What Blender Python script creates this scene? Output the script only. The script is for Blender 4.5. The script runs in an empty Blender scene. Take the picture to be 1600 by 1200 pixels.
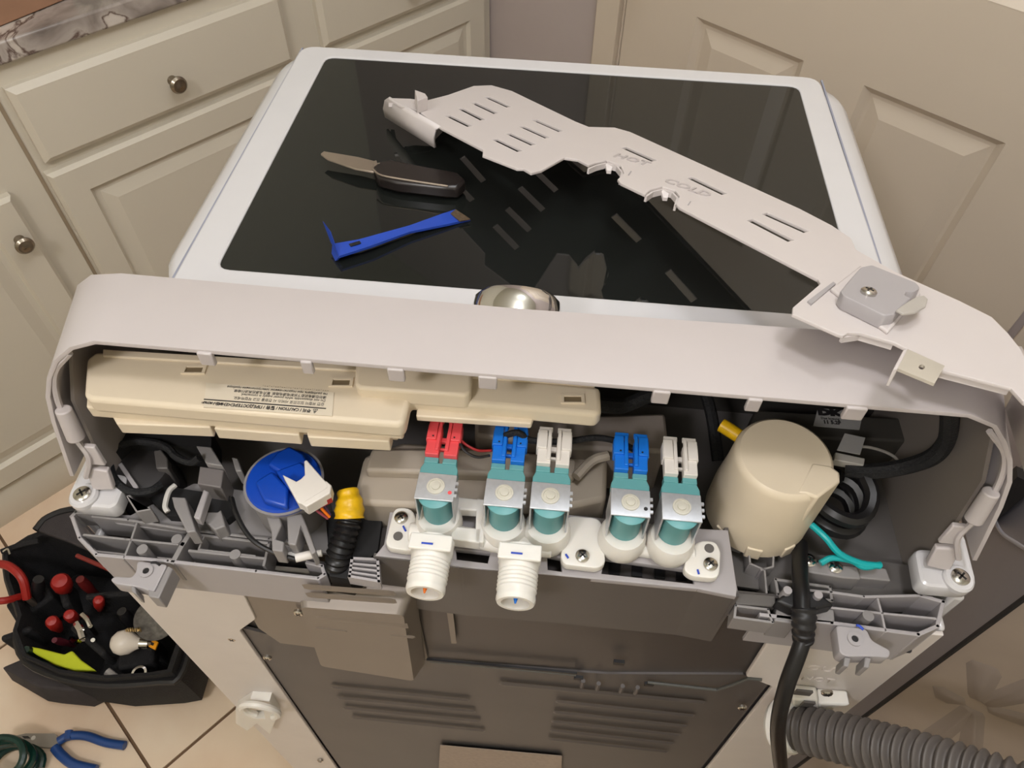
import bpy, bmesh, math, random
from mathutils import Vector as V, Matrix
from math import sin, cos, pi, radians
random.seed(3)
SC = bpy.context.scene
COL = SC.collection

# ---------------------------------------------------------------- camera
F = 1160.0
_f = V((180, -1430, 1164)).normalized()
_d = V((-20, 940, 1164)); _d = (_d - _d.dot(_f) * _f).normalized()
_u = -_d; _r = _f.cross(_u)
CP = V((.022, 0, 1.4625))
def w_of(c): return V((_r.dot(c), _f.dot(c), _u.dot(c)))
cd = bpy.data.cameras.new('camera'); cam = bpy.data.objects.new('camera', cd); COL.objects.link(cam)
cd.sensor_width = 36; cd.lens = F / 1600 * 36; cd.clip_start = .01
X_, Y_, Z_ = w_of(V((1, 0, 0))), w_of(V((0, -1, 0))), w_of(V((0, 0, -1)))
cam.matrix_world = Matrix(((X_.x, Y_.x, Z_.x, CP.x), (X_.y, Y_.y, Z_.y, CP.y), (X_.z, Y_.z, Z_.z, CP.z), (0, 0, 0, 1)))
SC.camera = cam
# ---------------------------------------------------------------- world, lamps, exposure
wd = bpy.data.worlds.new('world'); SC.world = wd; wd.use_nodes = True
wd.node_tree.nodes['Background'].inputs[0].default_value = (.80, .74, .70, 1)
wd.node_tree.nodes['Background'].inputs[1].default_value = .05
SC.view_settings.view_transform = 'Standard'; SC.view_settings.look = 'None'
SC.view_settings.exposure = 0.30; SC.view_settings.gamma = 1.0
try: SC.view_settings.use_curve_mapping = False
except Exception: pass
def lamp(name, loc, size, power, col, target=None):
    l = bpy.data.lights.new(name, 'AREA'); l.shape = 'DISK'; l.size = size; l.energy = power; l.color = col
    o = bpy.data.objects.new(name, l); COL.objects.link(o); o.location = loc
    if target is not None:
        o.rotation_euler = (V(target) - V(loc)).to_track_quat('-Z', 'Y').to_euler()
    return o
def bulb(name, loc, radius, power, col):
    l = bpy.data.lights.new(name, 'POINT'); l.shadow_soft_size = radius; l.energy = power; l.color = col
    o = bpy.data.objects.new(name, l); COL.objects.link(o); o.location = loc; return o
bulb('ceiling_lamp', (.16, .05, 2.30), .10, 14, (.955, .945, 1.02))
bulb('fill_lamp_rear', (-.65, -.80, 2.30), .12, 28, (.97, .94, 1.0))  # unseen lamp added behind the camera to brighten the rear faces and floor
bulb('fill_lamp_front', (.25, .75, 2.34), .12, 9, (.92, .95, 1.03))  # unseen lamp added as fill for the door and walls

# ---------------------------------------------------------------- measuring helpers (photo pixel -> point on a real plane)
def ray(u, v): return w_of(V(((u - 800) / F, (v - 600) / F, 1)))
def az(u, v, z): d = ray(u, v); return CP + d * ((z - CP.z) / d.z)
def ay(u, v, y): d = ray(u, v); return CP + d * ((y - CP.y) / d.y)
def ax(u, v, x): d = ray(u, v); return CP + d * ((x - CP.x) / d.x)
def aplane(u, v, o, n): d = ray(u, v); return CP + d * ((o - CP).dot(n) / d.dot(n))

# ---------------------------------------------------------------- materials
def srgb(c):
    o = []
    for x in c:
        x = x / 255
        o.append(x / 12.92 if x <= .04045 else ((x + .055) / 1.055) ** 2.4)
    return (*o, 1)
MATS = {}
def mat(name, col, rough=.5, metal=0.0, var=.06, scale=30, bump=0, bscale=200, spec=.5, trans=0, sss=0, coat=0):
    if name in MATS: return MATS[name]
    m = bpy.data.materials.new(name); m.use_nodes = True; nt = m.node_tree; b = nt.nodes['Principled BSDF']
    c = srgb(col)
    tc = nt.nodes.new('ShaderNodeTexCoord'); nz = nt.nodes.new('ShaderNodeTexNoise')
    nz.inputs['Scale'].default_value = scale; nz.inputs['Detail'].default_value = 4
    nt.links.new(tc.outputs['Object'], nz.inputs['Vector'])
    rp = nt.nodes.new('ShaderNodeValToRGB'); nt.links.new(nz.outputs['Fac'], rp.inputs['Fac'])
    rp.color_ramp.elements[0].position = .3; rp.color_ramp.elements[1].position = .7
    rp.color_ramp.elements[0].color = tuple(x * (1 - var) for x in c[:3]) + (1,)
    rp.color_ramp.elements[1].color = tuple(min(1, x * (1 + var)) for x in c[:3]) + (1,)
    nt.links.new(rp.outputs['Color'], b.inputs['Base Color'])
    b.inputs['Roughness'].default_value = rough; b.inputs['Metallic'].default_value = metal
    b.inputs['Specular IOR Level'].default_value = spec
    b.inputs['Transmission Weight'].default_value = trans
    b.inputs['Coat Weight'].default_value = coat
    if sss:
        b.inputs['Subsurface Weight'].default_value = sss; b.inputs['Subsurface Radius'].default_value = (.006, .005, .004)
        b.inputs['Subsurface Scale'].default_value = 1
    if bump:
        n2 = nt.nodes.new('ShaderNodeTexNoise'); n2.inputs['Scale'].default_value = bscale
        nt.links.new(tc.outputs['Object'], n2.inputs['Vector'])
        bp = nt.nodes.new('ShaderNodeBump'); bp.inputs['Strength'].default_value = bump; bp.inputs['Distance'].default_value = .002
        nt.links.new(n2.outputs['Fac'], bp.inputs['Height']); nt.links.new(bp.outputs['Normal'], b.inputs['Normal'])
    MATS[name] = m; return m
COVERW = mat('cover_white', (208, 200, 197), .38, var=.01)
WHITE = mat('white_plastic', (193, 185, 183), .35, var=.01)
ENAMEL = mat('white_enamel', (212, 210, 211), .22, var=.01, coat=.3)
FLANGE = mat('white_flange', (216, 208, 202), .4, var=.02)
CREAM = mat('cream_plastic', (224, 209, 184), .42, var=.015)
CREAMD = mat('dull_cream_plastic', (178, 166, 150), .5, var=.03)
GREY = mat('grey_plastic', (142, 138, 137), .45, var=.03)
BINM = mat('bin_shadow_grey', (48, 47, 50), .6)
GREYL = mat('light_grey_plastic', (168, 163, 164), .45, var=.02)
GREYD = mat('dark_grey_plastic', (98, 94, 91), .5, var=.03)
BLACKP = mat('black_plastic', (26, 25, 27), .45, var=.1)
CABLE = mat('black_cable', (24, 23, 24), .38, var=.1)
CLOTHT = mat('black_tape_wrap', (20, 20, 22), .75, var=.2, scale=200, bump=.5, bscale=500)
STEEL = mat('galvanised_steel', (106, 102, 101), .5, metal=.5, var=.05, scale=9)
STEELD = mat('dark_galvanised_steel', (92, 88, 87), .42, metal=.55, var=.05, scale=9)
ZINC = mat('zinc_plate', (208, 210, 214), .3, metal=.55, var=.05, scale=300)
CHROME = mat('chrome', (225, 222, 220), .06, metal=1, var=0)
SCREW = mat('screw_steel', (200, 196, 188), .22, metal=1, var=.05)
TEAL = mat('teal_plastic', (98, 160, 162), .4, var=.02)
RED = mat('red_connector', (234, 84, 88), .35, var=.02)
BLUE = mat('blue_connector', (22, 116, 218), .35, var=.02)
BLUED = mat('blue_sensor', (16, 70, 178), .32, var=.04)
IVORY = mat('ivory_connector', (226, 220, 212), .4, var=.01)
MILK = mat('milky_nylon', (232, 228, 220), .38, var=.015, sss=.25)
YELLOW = mat('yellow_tape', (224, 178, 20), .35, var=.12, scale=150)
ORANGE = mat('orange', (238, 120, 24), .4)
CYAN = mat('green_ground_wire', (20, 170, 172), .35)
INK = mat('black_ink', (30, 28, 30), .6)
LABEL = mat('label_paper', (206, 204, 200), .5, var=.01)
LABELC = mat('clear_label', (226, 214, 192), .4, var=.01)
HOSE = mat('grey_hose', (92, 86, 82), .45, var=.06)
PAINT = mat('cream_cabinet_paint', (210, 202, 186), .38, var=.012, scale=6)
DOORP = mat('cream_door_paint', (214, 200, 182), .4, var=.012, scale=6)
WALLP = mat('grey_wall_paint', (186, 174, 170), .7, var=.02, scale=8, bump=.08)
WALLW = mat('warm_wall_paint', (208, 204, 186), .8, var=.02)
CEIL = mat('ceiling_paint', (214, 214, 198), .9, var=.01)
NICKEL = mat('antique_nickel', (150, 140, 126), .25, metal=1, var=.15, scale=90)
BLUEST = mat('blue_painted_steel', (38, 74, 178), .38, var=.05)
BLADE = mat('knife_blade_steel', (176, 162, 148), .3, metal=.8, var=.06)
KHANDLE = mat('knife_handle', (38, 32, 30), .3, var=.15)
FABRIC = mat('black_bag_fabric', (25, 24, 26), .85, var=.25, scale=60, bump=.6, bscale=350)
FABRICG = mat('charcoal_bag_panel', (60, 55, 56), .85, var=.1, scale=60, bump=.4, bscale=500)
REDGRIP = mat('red_grip', (158, 34, 28), .42, var=.06)
BLUEGRIP = mat('blue_grip', (38, 72, 132), .3, var=.1)
GREENP = mat('dark_green_plastic', (18, 52, 44), .25, var=.2)
LIME = mat('lime_cloth', (196, 206, 36), .7, var=.06)
BROWN = mat('brown_cardboard', (160, 122, 96), .8, var=.05)
BLACKM = mat('matt_black_strip', (30, 27, 26), .7)
PENB = mat('blue_marker', (50, 80, 190), .6)
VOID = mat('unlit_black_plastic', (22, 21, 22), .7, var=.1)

def stone_mat():
    m = bpy.data.materials.new('marble'); m.use_nodes = True; nt = m.node_tree; b = nt.nodes['Principled BSDF']
    tc = nt.nodes.new('ShaderNodeTexCoord'); n = nt.nodes.new('ShaderNodeTexNoise'); n.inputs['Scale'].default_value = 9; n.inputs['Detail'].default_value = 9
    n.inputs['Distortion'].default_value = 1.2
    nt.links.new(tc.outputs['Object'], n.inputs['Vector'])
    r = nt.nodes.new('ShaderNodeValToRGB'); nt.links.new(n.outputs['Fac'], r.inputs['Fac'])
    e = r.color_ramp.elements; e[0].position = .3; e[0].color = srgb((120, 110, 104)); e[1].position = .62; e[1].color = srgb((212, 204, 196))
    x = e.new(.47); x.color = srgb((176, 166, 158)); x = e.new(.5); x.color = srgb((96, 78, 70)); x = e.new(.53); x.color = srgb((198, 188, 178))
    nt.links.new(r.outputs['Color'], b.inputs['Base Color']); b.inputs['Roughness'].default_value = .25
    return m
MARBLE = stone_mat()
def tile_mat():
    m = bpy.data.materials.new('beige_tile'); m.use_nodes = True; nt = m.node_tree; b = nt.nodes['Principled BSDF']
    g = nt.nodes.new('ShaderNodeNewGeometry'); n = nt.nodes.new('ShaderNodeTexNoise'); n.inputs['Scale'].default_value = 5; n.inputs['Detail'].default_value = 8
    nt.links.new(g.outputs['Position'], n.inputs['Vector'])
    r = nt.nodes.new('ShaderNodeValToRGB'); nt.links.new(n.outputs['Fac'], r.inputs['Fac'])
    e = r.color_ramp.elements; e[0].position = .35; e[0].color = srgb((228, 200, 172)); e[1].position = .65; e[1].color = srgb((240, 220, 196))
    nt.links.new(r.outputs['Color'], b.inputs['Base Color']); b.inputs['Roughness'].default_value = .35
    return m
TILE = tile_mat(); GROUT = mat('brown_grout', (112, 88, 66), .9)
def glass_mat():
    m = bpy.data.materials.new('tinted_lid_glass'); m.use_nodes = True; nt = m.node_tree; b = nt.nodes['Principled BSDF']
    b.inputs['Base Color'].default_value = srgb((26, 28, 26)); b.inputs['Roughness'].default_value = .035
    b.inputs['Specular IOR Level'].default_value = .62
    tc = nt.nodes.new('ShaderNodeTexCoord'); n = nt.nodes.new('ShaderNodeTexNoise'); n.inputs['Scale'].default_value = 14
    nt.links.new(tc.outputs['Object'], n.inputs['Vector'])
    r = nt.nodes.new('ShaderNodeMapRange'); r.inputs['To Min'].default_value = .02; r.inputs['To Max'].default_value = .06
    nt.links.new(n.outputs['Fac'], r.inputs['Value']); nt.links.new(r.outputs['Result'], b.inputs['Roughness'])
    return m
GLASS = glass_mat()

# ---------------------------------------------------------------- object helpers
ORG = {}
def link(o, parent=None):
    COL.objects.link(o)
    if parent is not None: o.parent = parent
    return o
def thing(name, label, cat, loc, group=None):
    o = bpy.data.objects.new(name, None); o.empty_display_size = .02; link(o); o.location = V(loc)
    o['label'] = label; o['category'] = cat
    if group: o['group'] = group
    ORG[o.name] = V(loc); return o
def tag(o, label, cat, group=None):
    o['label'] = label; o['category'] = cat
    if group: o['group'] = group
    return o
def org(p):
    return ORG.get(p.name, V((0, 0, 0))) if p is not None else V((0, 0, 0))
def finish(me, name, m, parent=None, bevel=0, seg=2, smooth=True, base=None, T=None):
    """link a mesh given in world coordinates; the object's own origin is its thing's base"""
    if T is not None: me.transform(T)
    o = bpy.data.objects.new(name, me)
    b = org(parent)
    if parent is None:
        b = V(base) if base is not None else sum((V(v.co) for v in me.vertices), V()) / max(1, len(me.vertices))
        if base is None: b.z = min(v.co.z for v in me.vertices)
        o.location = b
    me.transform(Matrix.Translation(-b))
    ORG[o.name] = b.copy()
    if not me.materials: me.materials.append(m)
    if bevel:
        md = o.modifiers.new('bevel', 'BEVEL'); md.width = bevel; md.segments = seg; md.limit_method = 'ANGLE'; md.angle_limit = radians(40)
    link(o, parent); ORG[o.name] = b.copy()
    if smooth:
        for p in me.polygons: p.use_smooth = True
        try: me.set_sharp_from_angle(angle=radians(35))
        except Exception: pass
    return o
class MB:
    def __init__(s, T=None): s.v = []; s.f = []; s.T = T
    def add(s, vs, fs):
        n = len(s.v); T = s.T
        s.v += [tuple(T @ V(p)) if T is not None else tuple(p) for p in vs]; s.f += [tuple(i + n for i in f) for f in fs]; return s
    def box(s, lo, hi):
        (a, b, c), (d, e, g) = lo, hi
        return s.add([(a, b, c), (d, b, c), (d, e, c), (a, e, c), (a, b, g), (d, b, g), (d, e, g), (a, e, g)],
                     [(0, 3, 2, 1), (4, 5, 6, 7), (0, 1, 5, 4), (1, 2, 6, 5), (2, 3, 7, 6), (3, 0, 4, 7)])
    def cbox(s, c, d, rz=0, M=None):
        c = V(c); R = M if M is not None else Matrix.Rotation(rz, 3, 'Z'); vs = []
        for z in (-1, 1):
            for x, y in ((-1, -1), (1, -1), (1, 1), (-1, 1)): vs.append(c + R @ V((x * d[0] / 2, y * d[1] / 2, z * d[2] / 2)))
        return s.add(vs, [(0, 3, 2, 1), (4, 5, 6, 7), (0, 1, 5, 4), (1, 2, 6, 5), (2, 3, 7, 6), (3, 0, 4, 7)])
    def prism(s, pts, vec):
        n = len(pts); vec = V(vec); P = [V(p) for p in pts]
        nrm = V()
        for i in range(n): nrm += P[i].cross(P[(i + 1) % n])
        if nrm.dot(vec) < 0: P = P[::-1]
        return s.add(P + [p + vec for p in P], [tuple(range(n))[::-1], tuple(range(n, 2 * n))] + [(i, (i + 1) % n, n + (i + 1) % n, n + i) for i in range(n)])
    def lathe(s, prof, o, axis=(0, 0, 1), n=28, x=None, sx=1.0):
        """prof: (radius, height) pairs along axis from point o"""
        a = V(axis).normalized(); e1 = V(x).normalized() if x is not None else a.orthogonal().normalized(); e2 = a.cross(e1)
        vs = []; fs = []; o = V(o)
        for r, h in prof:
            for i in range(n):
                t = 2 * pi * i / n; vs.append(o + a * h + e1 * (r * cos(t) * sx) + e2 * (r * sin(t)))
        for k in range(len(prof) - 1):
            for i in range(n):
                j = (i + 1) % n; fs.append((k * n + i, k * n + j, (k + 1) * n + j, (k + 1) * n + i))
        if prof[0][0] > 1e-6: fs.append(tuple(range(n))[::-1])
        if prof[-1][0] > 1e-6: fs.append(tuple((len(prof) - 1) * n + i for i in range(n)))
        return s.add(vs, fs)
    def cyl(s, p, q, r, r2=None, n=18):
        p = V(p); q = V(q); return s.lathe([(r, 0), (r if r2 is None else r2, (q - p).length)], p, q - p, n)
    def tube(s, pts, r, n=10, sub=6, rf=None, flat=1.0):
        P = [V(p) for p in pts]; Q = []
        if len(P) > 2 and sub > 1:
            E = [P[0] * 2 - P[1]] + P + [P[-1] * 2 - P[-2]]
            for i in range(1, len(E) - 2):
                for k in range(sub):
                    t = k / sub; a, b, c, d = E[i - 1], E[i], E[i + 1], E[i + 2]
                    Q.append(.5 * ((2 * b) + (c - a) * t + (2 * a - 5 * b + 4 * c - d) * t * t + (3 * b - a - 3 * c + d) * t ** 3))
            Q.append(P[-1])
        else: Q = P
        L = [0]
        for i in range(1, len(Q)): L.append(L[-1] + (Q[i] - Q[i - 1]).length)
        up = None; vs = []; fs = []
        for i, p in enumerate(Q):
            t = (Q[min(i + 1, len(Q) - 1)] - Q[max(i - 1, 0)]).normalized()
            up = t.orthogonal().normalized() if up is None else (up - up.dot(t) * t).normalized()
            b = t.cross(up); rr = rf(L[i], L[-1]) if rf else r
            for k in range(n):
                a = 2 * pi * k / n; vs.append(p + up * (rr * cos(a)) + b * (rr * sin(a) * flat))
        m = len(Q)
        for i in range(m - 1):
            for k in range(n):
                j = (k + 1) % n; fs.append((i * n + k, i * n + j, (i + 1) * n + j, (i + 1) * n + k))
        fs += [tuple(range(n))[::-1], tuple((m - 1) * n + k for k in range(n))]
        return s.add(vs, fs)
    def wall(s, pts, h, t, closed=False):
        """a thin upright rib: its top edge follows pts, it goes down by h"""
        P = [V(p) for p in pts]
        if closed: P.append(P[0])
        for a, b in zip(P, P[1:]):
            d = b - a; d.z = 0
            if d.length < 1e-6: continue
            nn = V((-d.y, d.x, 0)).normalized() * (t / 2); e = d.normalized() * (t / 2)
            s.prism([a + nn - e, a - nn - e, b - nn + e, b + nn + e], (0, 0, -h))
        return s
    def mesh(s, name='m'):
        me = bpy.data.meshes.new(name); me.from_pydata(s.v, [], s.f); me.update()
        bm = bmesh.new(); bm.from_mesh(me); bmesh.ops.recalc_face_normals(bm, faces=bm.faces); bm.to_mesh(me); bm.free()
        return me
    def obj(s, name, m, parent=None, **k): return finish(s.mesh(name), name, m, parent, **k)

def rnd(pts, r, n=4):
    """round the corners of a 2-D polygon"""
    out = []; N = len(pts)
    for i in range(N):
        p = V(pts[i]).to_2d(); a = V(pts[i - 1]).to_2d(); b = V(pts[(i + 1) % N]).to_2d()
        rr = r[i] if isinstance(r, (list, tuple)) else r
        k = min(rr, (a - p).length * .45, (b - p).length * .45)
        if k < 1e-5: out.append(p); continue
        A = p + (a - p).normalized() * k; B = p + (b - p).normalized() * k
        for j in range(n + 1):
            t = j / n; out.append(A * (1 - t) ** 2 + p * 2 * t * (1 - t) + B * t * t)
    return out
def plate_mesh(outline, holes, th, bev=0):
    """2-D outline with holes -> solid plate, top at z=0, bottom at -th"""
    cu = bpy.data.curves.new('p', 'CURVE'); cu.dimensions = '2D'; cu.fill_mode = 'BOTH'
    cu.extrude = max(1e-5, th / 2 - bev); cu.bevel_depth = bev; cu.bevel_resolution = 1; cu.offset = -bev
    for pts in [outline] + list(holes):
        sp = cu.splines.new('POLY'); sp.points.add(len(pts) - 1)
        for i, p in enumerate(pts): sp.points[i].co = (p[0], p[1], 0, 1)
        sp.use_cyclic_u = True
    o = bpy.data.objects.new('p', cu); COL.objects.link(o)
    dg = bpy.context.evaluated_depsgraph_get(); me = bpy.data.meshes.new_from_object(o.evaluated_get(dg))
    bpy.data.objects.remove(o); bpy.data.curves.remove(cu); me.materials.clear()
    me.transform(Matrix.Translation((0, 0, -th / 2)))
    return me
def frame(o, x, n):
    """matrix: local x along x, local z along n"""
    n = V(n).normalized(); x = V(x); x = (x - x.dot(n) * n).normalized(); y = n.cross(x); o = V(o)
    return Matrix(((x.x, y.x, n.x, o.x), (x.y, y.y, n.y, o.y), (x.z, y.z, n.z, o.z), (0, 0, 0, 1)))
def plate(name, m, parent, T, outline, holes=(), th=.002, bev=0, r=0, **k):
    """outline given as 3-D world points (projected on plane T) or 2-D local points"""
    Ti = T.inverted()
    def loc(ps, rr):
        q = [((Ti @ V(p)).to_2d() if len(p) == 3 else V(p)) for p in ps]
        return rnd(q, rr) if rr else q
    me = plate_mesh(loc(outline, r), [loc(h, min(.003, r) if r and not isinstance(r, list) else 0) for h in holes], th, bev)
    return finish(me, name, m, parent, T=T, **k)
def text(s, T, size, m, name, parent, depth=.0002, align='CENTER', bold=0, sx=1.0):
    cu = bpy.data.curves.new('t', 'FONT'); cu.body = s; cu.size = size; cu.extrude = depth; cu.align_x = align; cu.align_y = 'CENTER'; cu.offset = bold; cu.resolution_u = 2
    o = bpy.data.objects.new('t', cu); COL.objects.link(o)
    dg = bpy.context.evaluated_depsgraph_get(); me = bpy.data.meshes.new_from_object(o.evaluated_get(dg))
    bpy.data.objects.remove(o); me.materials.clear()
    if sx != 1: me.transform(Matrix.Scale(sx, 4, (1, 0, 0)))
    return finish(me, name, m, parent, T=T, smooth=False)
def ZF(z, x=(1, 0, 0)): return frame((0, 0, z), x, (0, 0, 1))
def YF(y): return frame((0, y, 0), (1, 0, 0), (0, -1, 0))      # plate facing the viewer side (-y)
def pz(z, *ps): return [az(u, v, z) for u, v in ps]
def py(y, *ps): return [ay(u, v, y) for u, v in ps]
def struct(o): o['kind'] = 'structure'; return o
def screw(parent, p, n=(0, 0, 1), r=.0052, m=SCREW, name='screw'):
    b = MB(); a = V(n).normalized()
    b.lathe([(r, -.001), (r, .0012), (r * .8, .0022), (r * .35, .0026)], p, n, 18)
    o = b.obj(name, m, parent)
    c = MB(); e1 = a.orthogonal().normalized(); e2 = a.cross(e1); q = V(p) + a * .0026
    for e, g in ((e1, e2), (e2, e1)):
        c.prism([q + e * r * .55 + g * r * .11, q - e * r * .55 + g * r * .11, q - e * r * .55 - g * r * .11, q + e * r * .55 - g * r * .11], a * .0002)
    c.obj('cross_slot', BLACKP, o if parent is not None and parent.parent is None and parent.type == 'EMPTY' else parent)
    return o

# ================================================================ ROOM
A51 = radians(51); U = V((cos(A51), sin(A51), 0)); N = V((-sin(A51), cos(A51), 0))      # cabinet run direction, direction into the cabinets
Q0 = V((-.865, 1.01, 0))
TC = Matrix(((U.x, N.x, 0, Q0.x), (U.y, N.y, 0, Q0.y), (0, 0, 1, 0), (0, 0, 0, 1)))          # cabinet frame: x along, y into wall, z up
D0 = CP + V((.209, 1.389, 0)) * 1.05; D0.z = 0
TD = Matrix(((cos(-radians(39)), sin(radians(39)), 0, D0.x), (-sin(radians(39)), cos(radians(39)), 0, D0.y), (0, 0, 1, 0), (0, 0, 0, 1)))
# floor: grout slab with single tiles on it
fl = struct(MB(TC).box((-2.1, -2.6, -.05), (1.4, 1.0, -.003)).obj('floor', GROUT, base=(0, 0, -.05)))
u0, n0, ts = -.21, .62, .42
tm = MB().box((-ts / 2 + .003, -ts / 2 + .003, -.003), (ts / 2 - .003, ts / 2 - .003, 0)).mesh('tile')
tm.materials.append(TILE)
for i in range(-4, 5):
    for j in range(-2, 4):
        c = U * (u0 + ts * (i + .5)) + N * (n0 + ts * (j + .5))
        o = bpy.data.objects.new('floor_tile', tm); link(o, fl); o.location = V((c.x, c.y, 0)) - ORG['floor']; o.rotation_euler = (0, 0, A51)
        mdf = None
SW = 1.06
struct(MB(TC).box((-2.1, .62, 0), (SW + .1, .72, 2.5)).obj('wall_left', WALLW, base=(-.5, 1.6, 0)))
struct(MB(TC).box((SW, -2.6, 0), (SW + .1, .62, 2.5)).obj('wall_back', WALLP, base=(.5, 1.3, 0)))
struct(MB(TC).box((-2.2, -2.6, 0), (-2.1, .72, 2.5)).obj('wall_front', WALLW, base=(-1.8, -.5, 0)))
struct(MB(TC).box((-2.2, -2.7, 0), (SW + .1, -2.6, 2.5)).obj('wall_right', WALLW, base=(1.5, -.5, 0)))
struct(MB(TC).box((-2.2, -2.7, 2.5), (SW + .1, .72, 2.55)).obj('ceiling', CEIL, base=(0, 0, 2.5)))

# ---------------- door in the back wall
door = struct(bpy.data.objects.new('door_1', None)); link(door); door.location = D0; ORG['door_1'] = D0.copy()
def door_panel_mesh(x0, x1, z0, z1, y0):
    """raised panel: recessed moulding ring and bevelled field"""
    rings = [((x0, z0, x1, z1), y0 - .0005), ((x0 + .012, z0 + .012, x1 - .012, z1 - .012), y0 + .010),
             ((x0 + .018, z0 + .018, x1 - .018, z1 - .018), y0 + .010), ((x0 + .045, z0 + .045, x1 - .045, z1 - .045), y0 + .001)]
    vs = []; fs = []
    for (a, b, c, d), y in rings: vs += [(a, y, b), (c, y, b), (c, y, d), (a, y, d)]
    for k in range(3):
        for i in range(4): fs.append((k * 4 + i, k * 4 + (i + 1) % 4, k * 4 + 4 + (i + 1) % 4, k * 4 + 4 + i))
    fs.append((12, 13, 14, 15)); return vs, fs
dx0, dx1 = -.166, .750
px = [(0.0, .230), (.346, .586)]; pzr = [(.20, .812), (.99, 1.62), (1.74, 1.95)]
# slab front as a plate with holes (plane y=0 of TD), then panels as parts
slabT = TD @ Matrix.Rotation(radians(90), 4, 'X')       # plate local z -> -y of the door frame
holes = [[(a, b), (c, b), (c, d), (a, d)] for a, c in px for b, d in pzr]
plate('door_slab', DOORP, door, slabT, [(dx0, .01), (dx1, .01), (dx1, 2.03), (dx0, 2.03)], holes, th=.02)
for a, c in px:
    for b, d in pzr:
        vs, fs = door_panel_mesh(a, c, b, d, 0); MB(TD).add(vs, fs).obj('panel', DOORP, door, smooth=False)
kn = MB(TD); kn.lathe([(.030, 0), (.030, -.006), (.012, -.010), (.012, -.035), (.026, -.045), (.028, -.06), (.0, -.066)], (-.10, 0, .93), (0, 1, 0)); kn.obj('door_knob', NICKEL, door)
tr = MB(TD)
tr.box((dx0 - .068, -.012, 0), (dx0 - .010, .02, 2.10)).box((dx0 - .010, .002, 0), (dx0 - .004, .03, 2.10)); tr.box((dx0 - .068, -.012, 2.05), (dx1 + .07, .02, 2.11))
tr.box((dx1 + .014, -.012, 0), (dx1 + .075, .02, 2.10))
struct(tr.obj('trim_1', DOORP, base=D0, bevel=.002))

# ================================================================ CABINETS
base_cab = thing('base_cabinet', 'cream painted base cabinet run with raised panel doors under the marble counter', 'cabinet', TC @ V((0, .3, 0)))
c = MB(TC); c.box((-1.6, 0, .09), (SW - .004, .58, .878)); c.box((-1.6, .03, 0), (SW - .004, .58, .09)); c.obj('body', PAINT, base_cab)
c = MB(TC); c.prism([(-1.6, .012, .0), (-1.6, -.006, .0), (-1.6, -.012, .02), (-1.6, -.012, .075), (-1.6, -.004, .098), (-1.6, .012, .098)], (2.65, 0, 0)); c.obj('plinth_board', PAINT, base_cab)
def raised(name, x0, x1, z0, z1, flat=False, knob=None):
    vs = []; fs = []
    if flat: rings = [(0, 0), (0, -.012), (.010, -.020)]
    else: rings = [(0, 0), (0, -.013), (.006, -.020), (.052, -.020), (.058, -.011), (.068, -.011), (.090, -.018)]
    for ins, y in rings: vs += [(x0 + ins, y, z0 + ins), (x1 - ins, y, z0 + ins), (x1 - ins, y, z1 - ins), (x0 + ins, y, z1 - ins)]
    for k in range(len(rings) - 1):
        for i in range(4): fs.append((k * 4 + i, k * 4 + (i + 1) % 4, k * 4 + 4 + (i + 1) % 4, k * 4 + 4 + i))
    n = len(vs); fs.append((n - 4, n - 3, n - 2, n - 1))
    o = MB(TC).add(vs, fs).obj(name, PAINT, base_cab, smooth=False)
    if knob:
        b = MB(TC); b.lathe([(.009, 0), (.007, .006), (.006, .012), (.012, .016), (.0155, .021), (.0155, .024), (.012, .028), (.0095, .0275), (.0, .031)], (knob[0], -.02, knob[1]), (0, -1, 0), 24)
        b.obj('knob', NICKEL, o)
    return o
raised('drawer', -.004, .497, .712, .846, True, (.248, .768))
raised('drawer', .572, SW - .04, .712, .846, True, (.80, .768))
raised('cabinet_door', -.012, .497, .11, .694)
raised('cabinet_door', .572, SW - .035, .11, .694)
raised('cabinet_door', -.58, -.076, .11, .686, False, (-.102, .61))
c = MB(TC); c.box((-.0225, -.0015, .09), (-.0165, .001, .878)); c.obj('joint_bead', mat('shadow_gap_paint', (150, 134, 112), .7), base_cab)
ct = MB(TC); ct.box((-1.6, -.014, .8795), (SW - .003, .60, .912))
tag(ct.obj('countertop', MARBLE, bevel=.004), 'veined grey marble countertop on the cream base cabinets', 'countertop')
a, b = az(0, 42, .913), az(112, -4, .913); d = (b - a).normalized(); nn = V((-d.y, d.x, 0))
bx = MB(); bx.prism([a - d * .3, b, b + nn * .2, a - d * .3 + nn * .2], (0, 0, .12))
tag(bx.obj('cardboard_box', BROWN, bevel=.002), 'brown cardboard box on the marble countertop, top left corner', 'box')

# ================================================================ WASHER
W = thing('washing_machine', 'white top-loading washing machine seen from behind with its rear console opened', 'washing machine', (0, .56, 0))
def rrect(x0, y0, x1, y1, r, n=6):
    out = []
    for cx, cy, a0 in ((x1 - r, y1 - r, 0), (x0 + r, y1 - r, 90), (x0 + r, y0 + r, 180), (x1 - r, y0 + r, 270)):
        for k in range(n + 1):
            a = radians(a0 + 90 * k / n); out.append((cx + r * cos(a), cy + r * sin(a)))
    return out
def loft(rings, closed_bottom=False):
    b = MB(); n = len(rings[0]); vs = [p for r in rings for p in r]; fs = []
    for k in range(len(rings) - 1):
        for i in range(n): j = (i + 1) % n; fs.append((k * n + i, k * n + j, (k + 1) * n + j, (k + 1) * n + i))
    fs.append(tuple((len(rings) - 1) * n + i for i in range(n))); fs.append(tuple(range(n))[::-1]); return b.add(vs, fs)
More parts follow.
